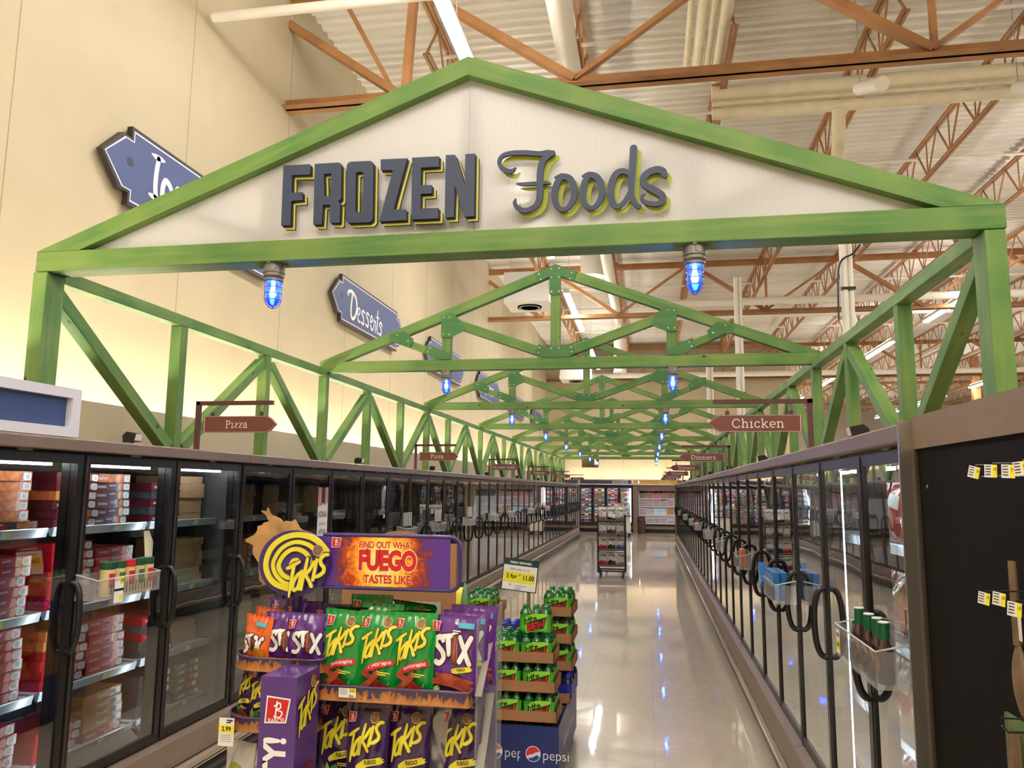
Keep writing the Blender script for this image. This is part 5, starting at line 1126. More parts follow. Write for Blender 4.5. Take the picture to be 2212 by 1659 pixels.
def six_pack(kind):
    t = thing('six_pack', 'x', 'soda six pack')
    for i in range(3):
        for j in range(2): put('bottle', ME_GB if kind == 0 else ME_BB, t, ((i-1)*.066, (j-.5)*.066, 0))
    b = MB(); l = M_LBL if kind == 0 else M_BLBL; R_ = .002
    P = rbox(-.0995, -.0665, .0995, .0665, .028, 0, 5); P = [(x, y+.045*(x+.0995)*1.0 if False else y) for x, y in P]
    P = []
    for cx, cy, a in ((-.066, -.033, 180), (.066, -.033, 270), (.066, .033, 0), (-.066, .033, 90)):
        for i in range(6): tt = math.radians(a+18*i); P.append((cx+.0342*math.cos(tt), cy+.0342*math.sin(tt)))
    n = len(P)
    for i in range(n): j = (i+1) % n; b.face([P[i]+(.016,), P[j]+(.016,), P[j]+(.118,), P[i]+(.118,)], l)
    if kind == 0:
        for ang in (0, PI/2, PI):
            o = {0: -.0675, PI/2: .1006, PI: -.0675}[ang]; c, s_ = math.cos(ang), math.sin(ang)
            f = lambda x, z, d, c=c, s_=s_, ang=ang: ((x*c - (-(.0675 if ang != PI/2 else .1006)-d)*s_), x*s_ + (-(.0675 if ang != PI/2 else .1006)-d)*c, z)
            for k, (sh_, m_) in enumerate(dew(.098 if ang != PI/2 else .07, 0, .068)): b.shape(sh_, f, .001+.0006*k, m_)
    b.build('label_wrap', t)
    b = MB()
    for i in range(n):
        j = (i+1) % n; A, B = P[i], P[j]; b.face([A+(.118,), B+(.118,), (B[0]*.93, B[1]*.9, .142), (A[0]*.93, A[1]*.9, .142)], M_SHR)
    b.build('shrink_film', t)
    return t
P0, P1 = six_pack(0), six_pack(1); used = [False, False]
def pack(kind, loc, label, rz=0):
    root = (P0, P1)[kind]
    if not used[kind]: root.location = loc; root.rotation_euler = (0, 0, rz); root['label'] = label; used[kind] = True; o = root
    else: o = dup(root, loc, (0, 0, rz), label)
    o['group'] = ('green soda six packs', 'blue soda six packs')[kind]
def card_tray(x0, x1, y0, y1, z, label, h=.068):
    b = MB(); b.box(x0, x1, y0, y1, z, z+.004, M_CARD).box(x0, x1, y0, y0+.004, z, z+h, M_CARD).box(x0, x1, y1-.004, y1, z, z+h, M_CARD).box(x0, x0+.004, y0, y1, z, z+h, M_CARD).box(x1-.004, x1, y0, y1, z, z+h, M_CARD)
    return tag(b.build('cardboard_tray'), label, 'tray', 'cardboard soda trays')
FZ = (.382, .559, .736)
LAY = ['bottom', 'middle', 'top']
for k, z in enumerate(FZ):
    dx = (.0, -.008, -.018)[k]
    card_tray(-1.035+dx, -.592+dx, 5.0, 5.30, z, 'brown cardboard tray of green soda packs, %s of the front stack' % LAY[k])
    for i, x in enumerate((-.918, -.708)):
        pack(0, (x+dx, 5.075, z+.005), 'green soda six pack, %s tray of the front stack, %s pack' % (LAY[k], SIDE[i])); pack(0, (x+dx, 5.225, z+.005), 'green soda six pack, %s tray of the front stack, rear %s pack' % (LAY[k], SIDE[i]))
pack(0, (-.735, 5.085, .912), 'single green soda six pack lying alone on top of the front stack')
RZ = (.55, .735, .92)
for k, z in enumerate(RZ):
    card_tray(-.79, -.562, 5.66, 6.10, z, 'brown cardboard tray, %s of the rear right soda stack' % LAY[k])
    for i, y in enumerate((5.78, 5.985)): pack(0, (-.676, y, z+.005), 'green soda six pack on the %s tray of the rear right stack, %s' % (LAY[k], ('front', 'back')[i]))
card_tray(-.79, -.562, 5.50, 6.10, .372, 'brown cardboard tray holding blue packs under the rear right stack')
for i, y in enumerate((5.60, 5.76, 5.92)): pack(1, (-.65, y, .377), 'blue soda six pack low at the right side of the pallet, %s from front' % NTH[i])
card_tray(-1.42, -1.135, 5.75, 6.2, .885, 'brown cardboard tray, top of the rear left soda stack')
for i, (x, y) in enumerate(((-1.27, 5.86), (-1.27, 6.04))): pack(0, (x, y, .890), 'green soda six pack topping the rear left stack, %s' % ('front', 'back')[i])
tag(MB().box(-1.40, -1.14, 5.78, 6.15, 0, .88, M_CARD).build('cardboard_case'), 'brown cardboard case under the rear left soda stack', 'box')
card_tray(-1.06, -.82, 5.34, 5.62, .735, 'brown cardboard tray of blue packs behind the front stack')
for i, y in enumerate((5.41, 5.55)): pack(1, (-.94, y, .742), 'blue capped soda six pack behind the front stack, %s' % ('nearer', 'farther')[i])
tag(MB().box(-1.05, -.83, 5.345, 5.615, .362, .73, M_CARD).build('cardboard_case'), 'brown cardboard case under the blue soda packs', 'box')
# blue printed pallet wrap
M_PEP = mat('soda_blue', (28, 48, 112), .4, var=.08, coat=.2); M_PEPR = mat('globe_red', (214, 44, 52), .4); M_PEPB = mat('globe_blue', (30, 70, 160), .4)
t = thing('pallet_display', 'blue printed cardboard wrap around the base of the soda stack', 'pallet display', (-.8, 5.6, 0))
wx0, wx1, wy0, wy1 = -1.045, -.575, 4.985, 6.13
o = MB().box(wx0+.8, -.80+.8, wy0-5.6, wy0-5.588, .05, .362, M_PEP).build('front_panel', t); MB().box(-.815+.8, wx1+.8, wy0-5.608, wy0-5.596, .05, .366, M_PEP).build('front_panel', t)
MB().box(wx1-.008+.8, wx1+.8, wy0-5.6, wy1-5.6, .05, .372, M_PEP).build('side_panel', t); MB().box(wx0+.8, wx0+.808, wy0-5.588, wy1-5.6, .05, .36, M_PEP).build('side_panel', t); MB().box(wx0+.81, wx1+.79, wy1-5.61, wy1-5.6, .05, .36, M_PEP).build('back_panel', t)
MB().box(wx0+.82, wx1+.78, wy0-5.58, wy1-5.62, .0, .36, mat('pallet_core', (50, 46, 44), .8)).build('pallet', t)
def globe_logo(b, f, x, z, r):
    b.shape(disc(x, z, r), f, .0006, M_WHT)
    top = [(x+r*.9*math.cos(a), z+r*.9*math.sin(a)) for a in [math.radians(d_) for d_ in range(20, 206, 12)]]; wave = [(x-r*.5, z-.10*r), (x, z+.0*r), (x+.35*r, z+.22*r)]
    b.shape(poly(top+wave), f, .0012, M_PEPR)
    bot = [(x+r*.9*math.cos(a), z+r*.9*math.sin(a)) for a in [math.radians(d_) for d_ in range(222, 352, 12)]]; w2 = [(x+.45*r, z-.12*r), (x, z-.42*r), (x-.4*r, z-.52*r)]
    b.shape(poly(bot+w2), f, .0012, M_PEPB)
for k, (x, yy) in enumerate(((-.975, wy0), (-.735, wy0-.008))):
    b = MB(); f = lambda a, z, d, yy=yy: (a+.8, yy-5.6-d, z); globe_logo(b, f, x, .205, .047); b.shape(moved(text('pepsi', .085, -.008, .95, align='LEFT'), x+.058, .200), f, .001, M_WHT); b.build('printed_logo', t)
for y in (5.30, 5.72): b = MB(); f = lambda a, z, d: (wx1+.8+d, a-5.6, z); globe_logo(b, f, y, .21, .05); b.shape(moved(text('pepsi', .09, -.008, .95, align='LEFT'), y+.07, .205), f, .001, M_WHT); b.build('printed_logo', t)
for i in range(4): pack(0, (-.92+.21*(i % 2), 5.08+.15*(i//2), .205), 'green soda six pack inside the blue wrap, only necks showing, %s' % ('front left', 'front right', 'rear left', 'rear right')[i])
# price sign on a stem
t = thing('price_sign', 'white price sign with green header and yellow band above the sodas', 'sign', (-.83, 5.36, 0))
b = MB(); f = lambda x, z, d: (x, -d, z); w, h = .245, .215
b.prism([(-w/2, -h/2), (w/2, -h/2), (w/2, h/2), (-w/2, h/2)], f, -.006, 0, M_BLK); b.shape(rect(-w/2+.006, w/2-.006, -h/2+.006, h/2-.006), f, .0012, M_WHT); b.shape(rect(-w/2+.006, w/2-.006, h/2-.044, h/2-.006), f, .002, mat('header_green', (20, 58, 46), .5))
b.shape(moved(slab('FRESH REWARD', .016, .13), 0, h/2-.025), f, .003, M_WHT) if False else b.shape(moved(text('FRESH REWARD', .021, .035, 1.0), 0, h/2-.026), f, .003, M_WHT)
b.shape(moved(text('PEPSI 6PK 16 OZ', .019, 0), -.002, .036), f, .003, M_BLK); b.shape(rect(-w/2+.012, w/2-.02, -.052, .018), f, .002, M_YEL); b.shape(moved(text('5 for', .043, .025, .85), -.056, -.012), f, .003, M_BLK); b.shape(moved(text('$', .018, .02), .0, .0), f, .003, M_BLK); b.shape(moved(text('11.00', .045, .03, .85), .060, -.015), f, .003, M_BLK)
b.shape(join(rect(-.07, -.055, -.072, -.064), rect(-.03, .05, -.074, -.070), rect(-.02, .03, -.084, -.081), rect(-.03, .015, -.096, -.091)), f, .003, M_GRY)
o = b.build('sign_card', t, (-.06, 0, 1.235)); o.rotation_euler = (0, .10, 0)
MB().box(-.012, .012, .008, .02, .74, 1.2, M_TAUPE).build('stem', t)
MB().box(-.06, .06, -.02, .06, .736, .742, M_TAUPE).build('foot', t)

p = PY(994, 1300, 4.3); t = thing('corn_snack', 'small yellow bag with green pointed top between the snack rack and soda stack', 'bag', (p.x, 4.3, 0))
MB().box(-.05, .05, 0, .3, 0, p.z-.06, M_CARD).build('stand', t)
MB().lathe([(.035, p.z-.06), (.042, p.z-.02), (.036, p.z+.04), (.012, p.z+.07), (0, p.z+.072)], (-.01, .06, 0), M_LOGO, 12).build('body', t, smooth=60)
MB().lathe([(.020, p.z-.05), (.024, p.z-.01), (.014, p.z+.06), (0, p.z+.11)], (.022, .02, 0), mat('husk_green', (96, 130, 84), .5), 10).build('leaf', t, smooth=60)
# ------------------------------------------------------------------ boxes of frozen pizza in the near left freezer
M_PZR = mat('pizza_red', (172, 16, 32), .35, coat=.3); M_PZD = mat('pizza_maroon', (92, 26, 36), .35, coat=.3); M_PZO = mat('pizza_picture', (222, 130, 70), .4, var=.5, vscale=26, col2=(150, 60, 30), coat=.3)
M_PZK = mat('kraft_board', (170, 130, 92), .6, var=.08); M_PZG = mat('gold_board', (196, 140, 70), .45, var=.2, vscale=10, coat=.2); M_PZB = mat('black_board', (44, 44, 48), .3, var=.3, vscale=16, col2=(86, 88, 92), coat=.4); M_PZN = mat('print_navy', (50, 60, 150), .4)
M_PZT = mat('pale_kraft', (206, 176, 140), .6); M_PINK = mat('pink_print', (226, 150, 140), .45)
PWD, PDP, PHT = .305, .29, .047
def pizza_mesh(kind):
    b = MB(); w, d, h = PWD, PDP, PHT
    base = {'rising': M_PZR, 'thin': M_PZR, 'picture': M_PZO, 'pan': M_PZD, 'kraft': M_PZK, 'gold': M_PZG, 'black': M_PZB, 'pale': M_PZT}[kind]
    b.box(-d, 0, -w/2, w/2, 0, h, base)
    f = lambda y, z, q: (q, y, z)
    if kind in ('rising', 'thin', 'pan', 'picture'):
        b.shape(moved(text('DIGIORNO', .019, .005, .82, .05), -.085, h/2-.002), f, .0006, M_WHT)
        if kind != 'picture':
            b.shape(moved(text('RISING CRUST' if kind == 'rising' else ('THIN CRUST' if kind == 'thin' else 'PAN CRUST'), .0125, .02, .72), .005, h/2+.006, 1, .05), f, .0006, M_WHT); b.shape(disc(.008, h/2-.012, .024, .006, 14), f, .0006, M_PZN)
            b.shape(poly([(.055, .004), (.085, .002), (.10, .02), (.088, .042), (.066, .044), (.058, .03)]), f, .0006, M_PINK if kind != 'pan' else M_PZO)
        else: b.shape(rect(-.15, -.13, .004, .043), f, .0006, M_PZG)
        b.shape(rbox(.098, .006, .146, .041, .01) and poly(rbox(.098, .006, .146, .041, .01)), f, .0007, M_WHT); b.shape(join(*[rect(.108+i*.005, .110+i*.005, .011, .036) for i in range(6)]), f, .001, M_GRY)
        b.shape(poly([(-d*.9, -w*.42), (-d*.1, -w*.42), (-d*.1, w*.42), (-d*.9, w*.42)]), lambda x, y, q: (x, y, h+q), .0005, base)
    elif kind == 'gold':
        b.shape(moved(text('Pizzeria!', .03, .015, .9, .2), -.01, h/2), f, .0006, M_WHT); b.shape(rect(.06, .10, .012, .034), f, .0006, M_PZN); b.shape(poly(rbox(.105, .008, .145, .040, .008)), f, .0007, M_WHT)
    elif kind == 'black':
        b.shape(moved(text('SUPREME', .022, .03, .8), -.05, h/2), f, .0006, M_WHT); b.shape(disc(.07, h/2, .03, .018, 16), f, .0006, M_PZO); b.shape(poly(rbox(.10, .008, .142, .038, .008)), f, .0007, M_WHT)
    elif kind == 'pale':
        b.shape(rect(-.14, .02, .012, .03), f, .0006, mat('mint_print', (110, 190, 170), .5))
    return b.mesh('pizza_box')
PZ = {k: pizza_mesh(k) for k in ('rising', 'thin', 'picture', 'pan', 'kraft', 'gold', 'black', 'pale')}
PNAME = {'rising': 'red rising crust pizza box', 'thin': 'red thin crust pizza box', 'picture': 'orange picture pizza box', 'pan': 'dark maroon pizza box', 'kraft': 'plain brown kraft box', 'gold': 'tan gold pizza box', 'black': 'black supreme pizza box', 'pale': 'pale carton'}
DOORN = ['leftmost freezer door', 'second freezer door', 'third freezer door', 'fourth freezer door', 'fifth freezer door', 'sixth freezer door']
SHN = ['bottom shelf', 'third shelf', 'second shelf', 'top shelf']
rr = random.Random(21)
def stack(door, side, shelf, kinds, dx=0.0, dy=0.0, up=0):
    y = 2.705+DW*door+.215+(.335 if side else 0)+dy; z = SHZ[shelf]-.003
    for i, kd in enumerate(kinds):
        n = len(kinds)-1-i
        lab = '%s, %s of the %s stack, %s, %s' % (PNAME[kd], ORD[n] if n < 12 else 'lowest', SIDE[side], SHN[shelf], DOORN[door])
        if door > 2: lab = lab.replace(' of the', ' in')
        o = put('pizza_box', PZ[kd], None, (XDL-.20-dx+rr.uniform(-.008, .008), y+rr.uniform(-.008, .008), z+i*(PHT+.0008)), (0, 0, rr.uniform(-.035, .035)))
        tag(o, lab, 'pizza box', 'pizza boxes in the left freezers')
stack(0, 0, 3, ['picture']*6); stack(0, 1, 3, ['picture']*6, .03)
stack(0, 0, 2, ['thin']*5, .04); stack(0, 1, 2, ['rising']*2+['thin']*4)
stack(0, 0, 1, ['rising']*7); stack(0, 1, 1, ['rising']*7, .0)
stack(0, 0, 0, ['thin']*4, .02); stack(0, 1, 0, ['thin', 'thin', 'rising', 'thin', 'thin'], .0)
stack(1, 0, 3, ['pan', 'pan', 'pan', 'picture', 'pan', 'pan']); stack(1, 1, 3, ['pan']*5+['picture'], .05)
stack(1, 0, 2, ['rising']*7); stack(1, 1, 2, ['rising']*6, .0)
stack(1, 0, 1, ['thin']*4+['picture']*2); stack(1, 1, 1, ['thin']*6, .02)
stack(1, 0, 0, ['thin', 'thin', 'rising']); stack(1, 1, 0, ['thin', 'gold', 'gold', 'gold', 'gold'])
stack(2, 0, 3, ['pan', 'black', 'pan', 'black', 'pan']); stack(2, 1, 3, ['kraft']*6, .05)
stack(2, 0, 2, ['kraft', 'pale', 'pale'], .03); stack(2, 1, 2, ['pale']*2+['kraft']*4, .03)
stack(2, 0, 1, ['black', 'black', 'thin', 'black', 'thin']); stack(2, 1, 1, ['kraft']*3, .05)
stack(2, 0, 0, ['black']*5); stack(2, 1, 0, ['black']*5, .0)
for d_ in (3, 4, 5):
    for sd in (0, 1):
        stack(d_, sd, 3, ['kraft']*5, .08); stack(d_, sd, 2, ['picture' if sd else 'kraft']*5, .08); stack(d_, sd, 1, ['pale']*4 if sd else ['kraft']*5, .06)
b = MB(); f = lambda y, z, q: (q, y, z); b.box(-.012, 0, 0, .60, 0, .034, M_DARK); b.shape(moved(text('DEVOUR', .030, .02, .85), .17, .017), f, .0006, M_WHT); b.shape(poly(rbox(.27, .003, .42, .031, .006)), f, .0006, M_PZR); b.shape(rect(.47, .59, .002, .032), f, .0006, M_PZO); b.shape(fine(.30, .02, .09, M_WHT)[0], f, .001, M_WHT)
tag(b.build('shelf_strip', None, (XDL-.168, 2.80, 1.609)), 'dark printed strip reading devour along the leftmost top shelf rail', 'shelf sign')
t = put('carton_sign', MB().prism([(0, 0), (.22, 0), (.05, .36), (0, .36)], lambda y, z, q: (q, y, z), -.004, 0, M_PZT).shape(moved(text('THIN', .05, .03, .8), .08, .07), lambda y, z, q: (q, y, z), .001, mat('brown_print', (110, 60, 40), .5)).mesh('carton_sign'), None, (XDL-.175, 4.30, SHZ[2]), (0, -.12, 0))
tag(t, 'tan slanted carton card reading thin standing behind the third freezer door', 'sign')
b = MB(); f = lambda y, z, q: (q, y, z)
P = [(0, .05), (.105, 0), (.21, .05), (.21, .62), (0, .62)]; b.prism(P, f, -.001, .0, M_WHT); b.shape(rect(.0, .065, .46, .62), f, .0005, M_PINK); b.shape(rect(.15, .21, .48, .62), f, .0005, M_PINK); b.shape(poly([(.065, .62), (.065, .46), (.105, .49), (.145, .46), (.145, .62)]), f, .0008, mat('header_green', (20, 58, 46), .5))
for w_, z_, h_, xs in (('NONNA', .385, .075, .62), ("SAYS 'NO' TO", .305, .028, .8), ('ARTIFICIAL', .24, .052, .55), ('INGREDIENTS', .175, .052, .5)): b.shape(moved(text(w_, h_, .01, xs), .105, z_), f, .0008, M_BLK)
b.shape(fine(.07, .105, .07, M_GRY)[0], f, .0008, M_GRY)
tag(b.build('door_sign', None, (XDL+.004, 6.30, 1.20)), 'tall white hanging banner on a left freezer door above the fire sign', 'sign')
# ------------------------------------------------------------------ clear baskets hung on the doors
def basket(label, loc, rz, L=.40, d=.11, h=.105, m=None, group='clear baskets on the freezer doors'):
    # hangs on the door: back on y=0, front towards -y, length along x
    m = m or M_CLEAR; t = thing('door_basket', label, 'basket', loc, rz, group)
    MB().box(-L/2, L/2, -d, -d+.003, 0, h, m).box(-L/2, L/2, -.003, 0, 0, h*1.25, m).box(-L/2, -L/2+.003, -d, 0, 0, h, m).box(L/2-.003, L/2, -d, 0, 0, h, m).box(-L/2, L/2, -d, 0, 0, .003, m).build('bin', t)
    MB().tube([(-L/2, 0, h*1.25), (-L/2, -d, h), (L/2, -d, h), (L/2, 0, h*1.25)], .0035, mat('basket_rim', (206, 208, 208), .2, coat=.5), 6).build('rim', t, smooth=60)
    b = MB(); k = -L/2+.1
    while k < L/2-.02: b.box(k, k+.007, -d-.0012, -d-.0002, .02, h-.025, M_LIN); k += .024
    b.build('slots', t)
    return t
def saucebottle():
    t = thing('sauce_bottle', 'x', 'bottle')
    b = MB(); b.lathe([(.026, 0), (.029, .006), (.029, .085), (.026, .11), (.018, .132), (.016, .142), (0, .142)], (0, 0, 0), mat('dark_sauce', (52, 16, 14), .12, coat=.8), 16)
    f = lambda a, z, q: (.0295*math.sin(a), -.0295*math.cos(a), z)
    vv, ff = conform(disc(0, .062, .75, .034, 20), lambda a, z, e: f(a, z, 0), .15); b.raw(vv, ff, mat('amber_label', (150, 92, 50), .5)); vv, ff = conform(disc(0, .064, .35, .016, 14), lambda a, z, e: (.0299*math.sin(a), -.0299*math.cos(a), z), .15); b.raw(vv, ff, M_BLK)
    b.build('bottle', t, smooth=50)
    MB().lathe([(.0175, .140), (.018, .142), (.018, .196), (0, .196)], (0, 0, 0), mat('green_foil_cap', (16, 88, 52), .35), 16).build('cap', t, smooth=40)
    MB().lathe([(.0182, .196), (.0182, .200), (0, .200)], (0, 0, 0), M_WHT, 16).build('cap_top', t)
    return t
RZ_ = -PI/2                                              # right row: local -y points to -x
basket('clear basket of sauce bottles on the nearest right freezer door', (XDR-.012, 3.07, 1.185), RZ_, .56, .125, .12)
SB = saucebottle()
for k, (dy, dx) in enumerate(((.13, .03), (-.02, .045), (-.11, .03), (-.20, .045))):
    loc = (XDR-.012-.06-dx*.3, 3.07+dy, 1.19); lab = 'dark sauce bottle with tall green cap in the clear basket, %s from the far end' % NTH[k]
    if k == 0: SB.location = loc; SB.rotation_euler = (0, 0, -1.1); SB['label'] = lab; o = SB
    else: o = dup(SB, loc, (0, 0, -1.1-.2*k), lab)
    o['group'] = 'green capped sauce bottles'
b = MB(); f = lambda x, z, d: (x, -d, z); b.shape(rect(-.03, .03, -.045, .045), f, 0, M_WHT); b.shape(rect(-.03, .03, -.03, .005), f, .0006, M_YEL); b.shape(rect(-.02, .02, .018, .032), f, .0006, M_RED); b.shape(moved(text('$10.00', .02, .03, .7), 0, -.012), f, .001, M_BLK)
tag(b.build('price_tag', None, (XDR-.012-.128, 3.30, 1.245), rot=(0, 0, RZ_)), 'small yellow white price tag on the sauce basket', 'price tag')
basket('clear basket packed with blue cartons on a right freezer door', (XDR-.012, 5.16, 1.16), RZ_, .50, .12, .11)
def blue_carton():
    b = MB(); M_B1 = mat('carton_blue', (30, 110, 180), .4, coat=.3); b.box(-.031, .031, -.02, .02, 0, .165, M_B1); f = lambda x, z, d: (x, -.02-d, z)
    b.shape(poly([(-.031, .07), (.031, .082), (.031, .098), (-.031, .088)]), f, .0005, M_LEAF); b.shape(ring([(.018*math.cos(a)*.9, .128+.018*math.sin(a)) for a in [i*PI/8 for i in range(16)]], [(.013*math.cos(a)*.9, .128+.013*math.sin(a)) for a in [i*PI/8 for i in range(16)]]), f, .0005, M_WHT); b.shape(rect(-.022, .022, .012, .066), f, .0005, mat('pale_blue_print', (170, 200, 220), .5)); b.shape(fine(-.014, .105, .028, M_WHT, 1)[0], f, .0005, M_WHT)
    return b.mesh('blue_carton')
MEB = blue_carton()
for k in range(10):
    i, j = k % 5, k//5
    o = put('blue_carton', MEB, None, (XDR-.012-.095+.045*j, 5.335-.068*i, 1.166), (0, 0, RZ_)); tag(o, 'small blue carton standing in the clear basket, %s row, %s from the far end' % (('front', 'rear')[j], NTH[i]), 'carton', 'blue cartons in the basket')
o = put('blue_carton', MEB, None, (XDR-.012-.115, 5.415, 1.215), (0, -.8, RZ_)); tag(o, 'blue carton leaning out at the far end of the clear basket', 'carton', 'blue cartons in the basket')
M_BKW = milk_mat('white_basket', (210, 210, 206), .6); M_PKO = mat('orange_packet', (232, 120, 70), .4, var=.3, vscale=30)
for k, (y, m_, what) in enumerate(((7.05, M_CLEAR, 'holding an orange packet'), (9.05, M_CLEAR, 'holding a white bag'), (11.2, M_BKW, 'white and nearly empty'), (13.6, M_BKW, 'with a red capped jar'), (15.4, M_BKW, 'fifth along the row'), (18.2, M_BKW, 'sixth along the row'), (21.5, M_BKW, 'farthest along the row'))):
    basket('small basket on the right freezer doors, %s' % what, (XDR-.012, y, 1.17), RZ_, .42, .12, .11, m_, 'baskets along the right freezers')
    if k == 0: tag(MB().box(-.02, .02, -.08, .08, .005, .155, M_PKO).build('packet', None, (XDR-.075, y+.02, 1.172)), 'orange packet standing in a basket on the right freezers', 'packet')
    if k == 1: bag(ME_PLANT, 'small_bag', 'small white bag in a basket on the right freezers', (XDR-.07, y, 1.175), RZ_, 0, 0, None, 'bag', .6)
    if k == 3: tag(MB().lathe([(.035, 0), (.035, .12), (.03, .13), (0, .13)], (0, 0, 0), M_WHT, 12).lathe([(.036, .125), (.036, .16), (0, .16)], (0, 0, 0), M_RED, 12).build('jar', None, (XDR-.075, y, 1.175), smooth=40), 'white jar with red lid in a basket on the right freezers', 'jar')
    if k in (2, 4, 5, 6): tag(MB().box(-.025, .025, -.12, .12, .005, .12, M_BWHT).build('packet', None, (XDR-.075, y, 1.173)), 'white packet in the basket %s on the right' % ('third along' if k == 2 else what.replace(' along the row', ' along')), 'packet', 'white packets in baskets')
RL = PI/2                                                # left row: local -y points to +x
basket('clear basket of grated cheese tubs on the second left freezer door', (XDL+.012, 3.72, 1.255), RL, .50, .12, .10)
for k in range(5):
    b = MB(); c = mat('cheese_tub', (214, 190, 130), .5); b.lathe([(.034, 0), (.036, .01), (.036, .135), (0, .135)], (0, 0, 0), c, 14)
    lidc = M_RED if k == 2 else mat('green_lid', (18, 74, 46), .4); b.lathe([(.037, .135), (.037, .170), (0, .170)], (0, 0, 0), lidc, 14)
    f = lambda a, z, q: (.0364*math.cos(a), .0364*math.sin(a), z); vv, ff = conform(rect(-.7, .7, .045, .115), lambda a, z, e: f(a, z, 0), .2); b.raw(vv, ff, M_RED if k % 2 == 0 else mat('label_green', (70, 90, 60), .5))
    tag(b.build('cheese_tub', None, (XDL+.075, 3.615+.078*k, 1.26), smooth=40), 'grated cheese tub with %s lid in the left basket, %s from left' % ('red' if k == 2 else 'green', NTH[k]), 'tub', 'cheese tubs in the basket')
b = MB(); f = lambda y, z, q: (q, y, z); b.shape(rect(-.035, .035, -.07, .06), f, 0, M_WHT); b.shape(rect(.005, .035, .02, .055), f, .0006, M_YEL); b.shape(rect(-.035, .035, -.012, .0), f, .0006, M_BLK); b.shape(moved(text('5.49', .022, .03, .6), .02, .038), f, .001, M_BLK); b.shape(rect(.005, .035, -.06, -.035), f, .0006, M_YEL); b.shape(fine(-.03, .045, .03, M_GRY)[0], f, .001, M_GRY)
tag(b.build('price_tag', None, (XDL+.135, 3.63, 1.30)), 'white and yellow price card on the front of the cheese basket', 'price tag')
for k, y in enumerate((8.6, 9.9, 11.7, 13.6, 15.3, 18.0, 20.8)):
    basket('small basket on the left freezer doors, %s along the row' % NTH[k], (XDL+.012, y, 1.27), RL, .40, .12, .10, M_CLEAR if k < 2 else M_BKW, 'baskets along the left freezers')
    if k < 3:
        for i in range(5): tag(MB().box(-.003, .003, -.03, .03, .12, .27, M_WHT).box(-.004, .004, -.008, .008, .004, .12, M_BLK).build('spatula', None, (XDL+.07, y-.13+.065*i, 1.275), rot=(.0, 0, .5)), 'white spatula with black handle standing in the %s left basket, %s' % (NTH[k], NTH[i]), 'spatula', 'spatulas in the left baskets')
    else: tag(MB().box(-.025, .025, -.12, .12, .005, .125, M_BWHT).build('packet', None, (XDL+.075, y, 1.273)), 'white packet in the %s basket along the left freezers' % NTH[k], 'packet', 'white packets in baskets')
# ------------------------------------------------------------------ bags behind the near right doors
M_FR = film('frozen_red', (190, 36, 44)); M_FY = film('frozen_yellow', (216, 160, 50)); M_FG = film('frozen_green', (70, 130, 60)); M_FO = film('frozen_orange', (200, 96, 56)); M_FW = film('frozen_white', (206, 198, 194)); M_FK = film('frozen_pink', (196, 120, 110))
def frozen(base, c1, c2, seed):
    return bag_mesh('frozen_bag', .22, .27, .10, base, [(poly([(-.08, .17), (.09, .15), (.08, .21), (-.07, .225)]), c1), (moved(text('ABC'[:0] or '~', .01), 0, 0), c1) if False else (disc(.0, .09, .075, .05, 18), c2), (fine(-.05, .19, .09, M_BLK)[0], M_WHT)], seed)
FB = [frozen(M_FR, M_WHT, M_FO, 31), frozen(M_FY, M_FR, M_FO, 32), frozen(M_FG, M_WHT, M_FY, 33), frozen(M_FO, M_FY, M_FR, 34), frozen(M_FW, M_FR, M_FG, 35), frozen(M_FK, M_WHT, M_FR, 36)]
FN = ['red', 'yellow', 'green', 'orange', 'white', 'pink']
plan = {3: (1, 0, 0, 5, 0, 0), 2: (1, 5, 0, 0, 3, 5), 1: (3, 4, 2, 2, 5, 4), 0: (4, 5, 3, 0, 4, 2)}
for sh_, ks in plan.items():
    for i, kd in enumerate(ks):
        y = 2.80+.255*i+(.02 if i > 2 else 0)
        bag(FB[kd], 'frozen_bag', '%s frozen food bag, near right doors, %s, %s from near end' % (FN[kd], SHN[sh_], NTH[i]), (XDR+.245, y, SHZ[sh_]), RZ_, -.12, 0, 'frozen food bags', 'bag')
# ------------------------------------------------------------------ cold cases across the back of the store
YB = 34.6
M_OCH = mat('ochre_band', (206, 158, 62), .6); M_VNAV = mat('valance_navy', (64, 68, 92), .6); M_VFR = mat('valance_frame', (206, 190, 184), .5); M_OCL = mat('pale_ochre_letter', (246, 220, 120), .5)
def valance(x0, x1, band, word, wx, label, cs):
    t = thing('case_valance', label, 'sign', ((x0+x1)/2, YB-.05, 2.05)); w = (x1-x0)/2
    MB().box(-w, w, -.03, .3, .0, .05, M_VFR).box(-w, w, -.03, .3, .20, .25, M_VFR).box(-w, -w+.04, -.03, .3, .05, .2, M_VFR).box(w-.04, w, -.03, .3, .05, .2, M_VFR).build('frame', t)
    b = MB().box(-w+.04, w-.04, -.01, .28, .05, .2, band); s = slab(word, .125, .10)
    b.shape(moved(s, wx-(x0+x1)/2, .125), lambda x, z, d: (x, -.01-d, z), .004, cs); b.build('panel', t)
valance(-3.10, -.78, M_VNAV, 'KOSHER', -1.30, 'navy valance reading kosher over the glass door cold case', M_WHT)
valance(-.76, -.52, M_OCH, ' ', -.65, 'short ochre valance piece between the kosher and eggs signs', M_OCL)
valance(-.50, 2.3, M_OCH, 'EGGS', .62, 'ochre valance reading eggs over the open egg case', M_OCL)
valance(2.32, 5.6, M_OCH, ' ', 4, 'plain ochre valance right of the eggs sign', M_OCL); valance(-4.6, -3.12, M_VNAV, ' ', -4, 'plain navy valance left of the kosher sign', M_WHT)
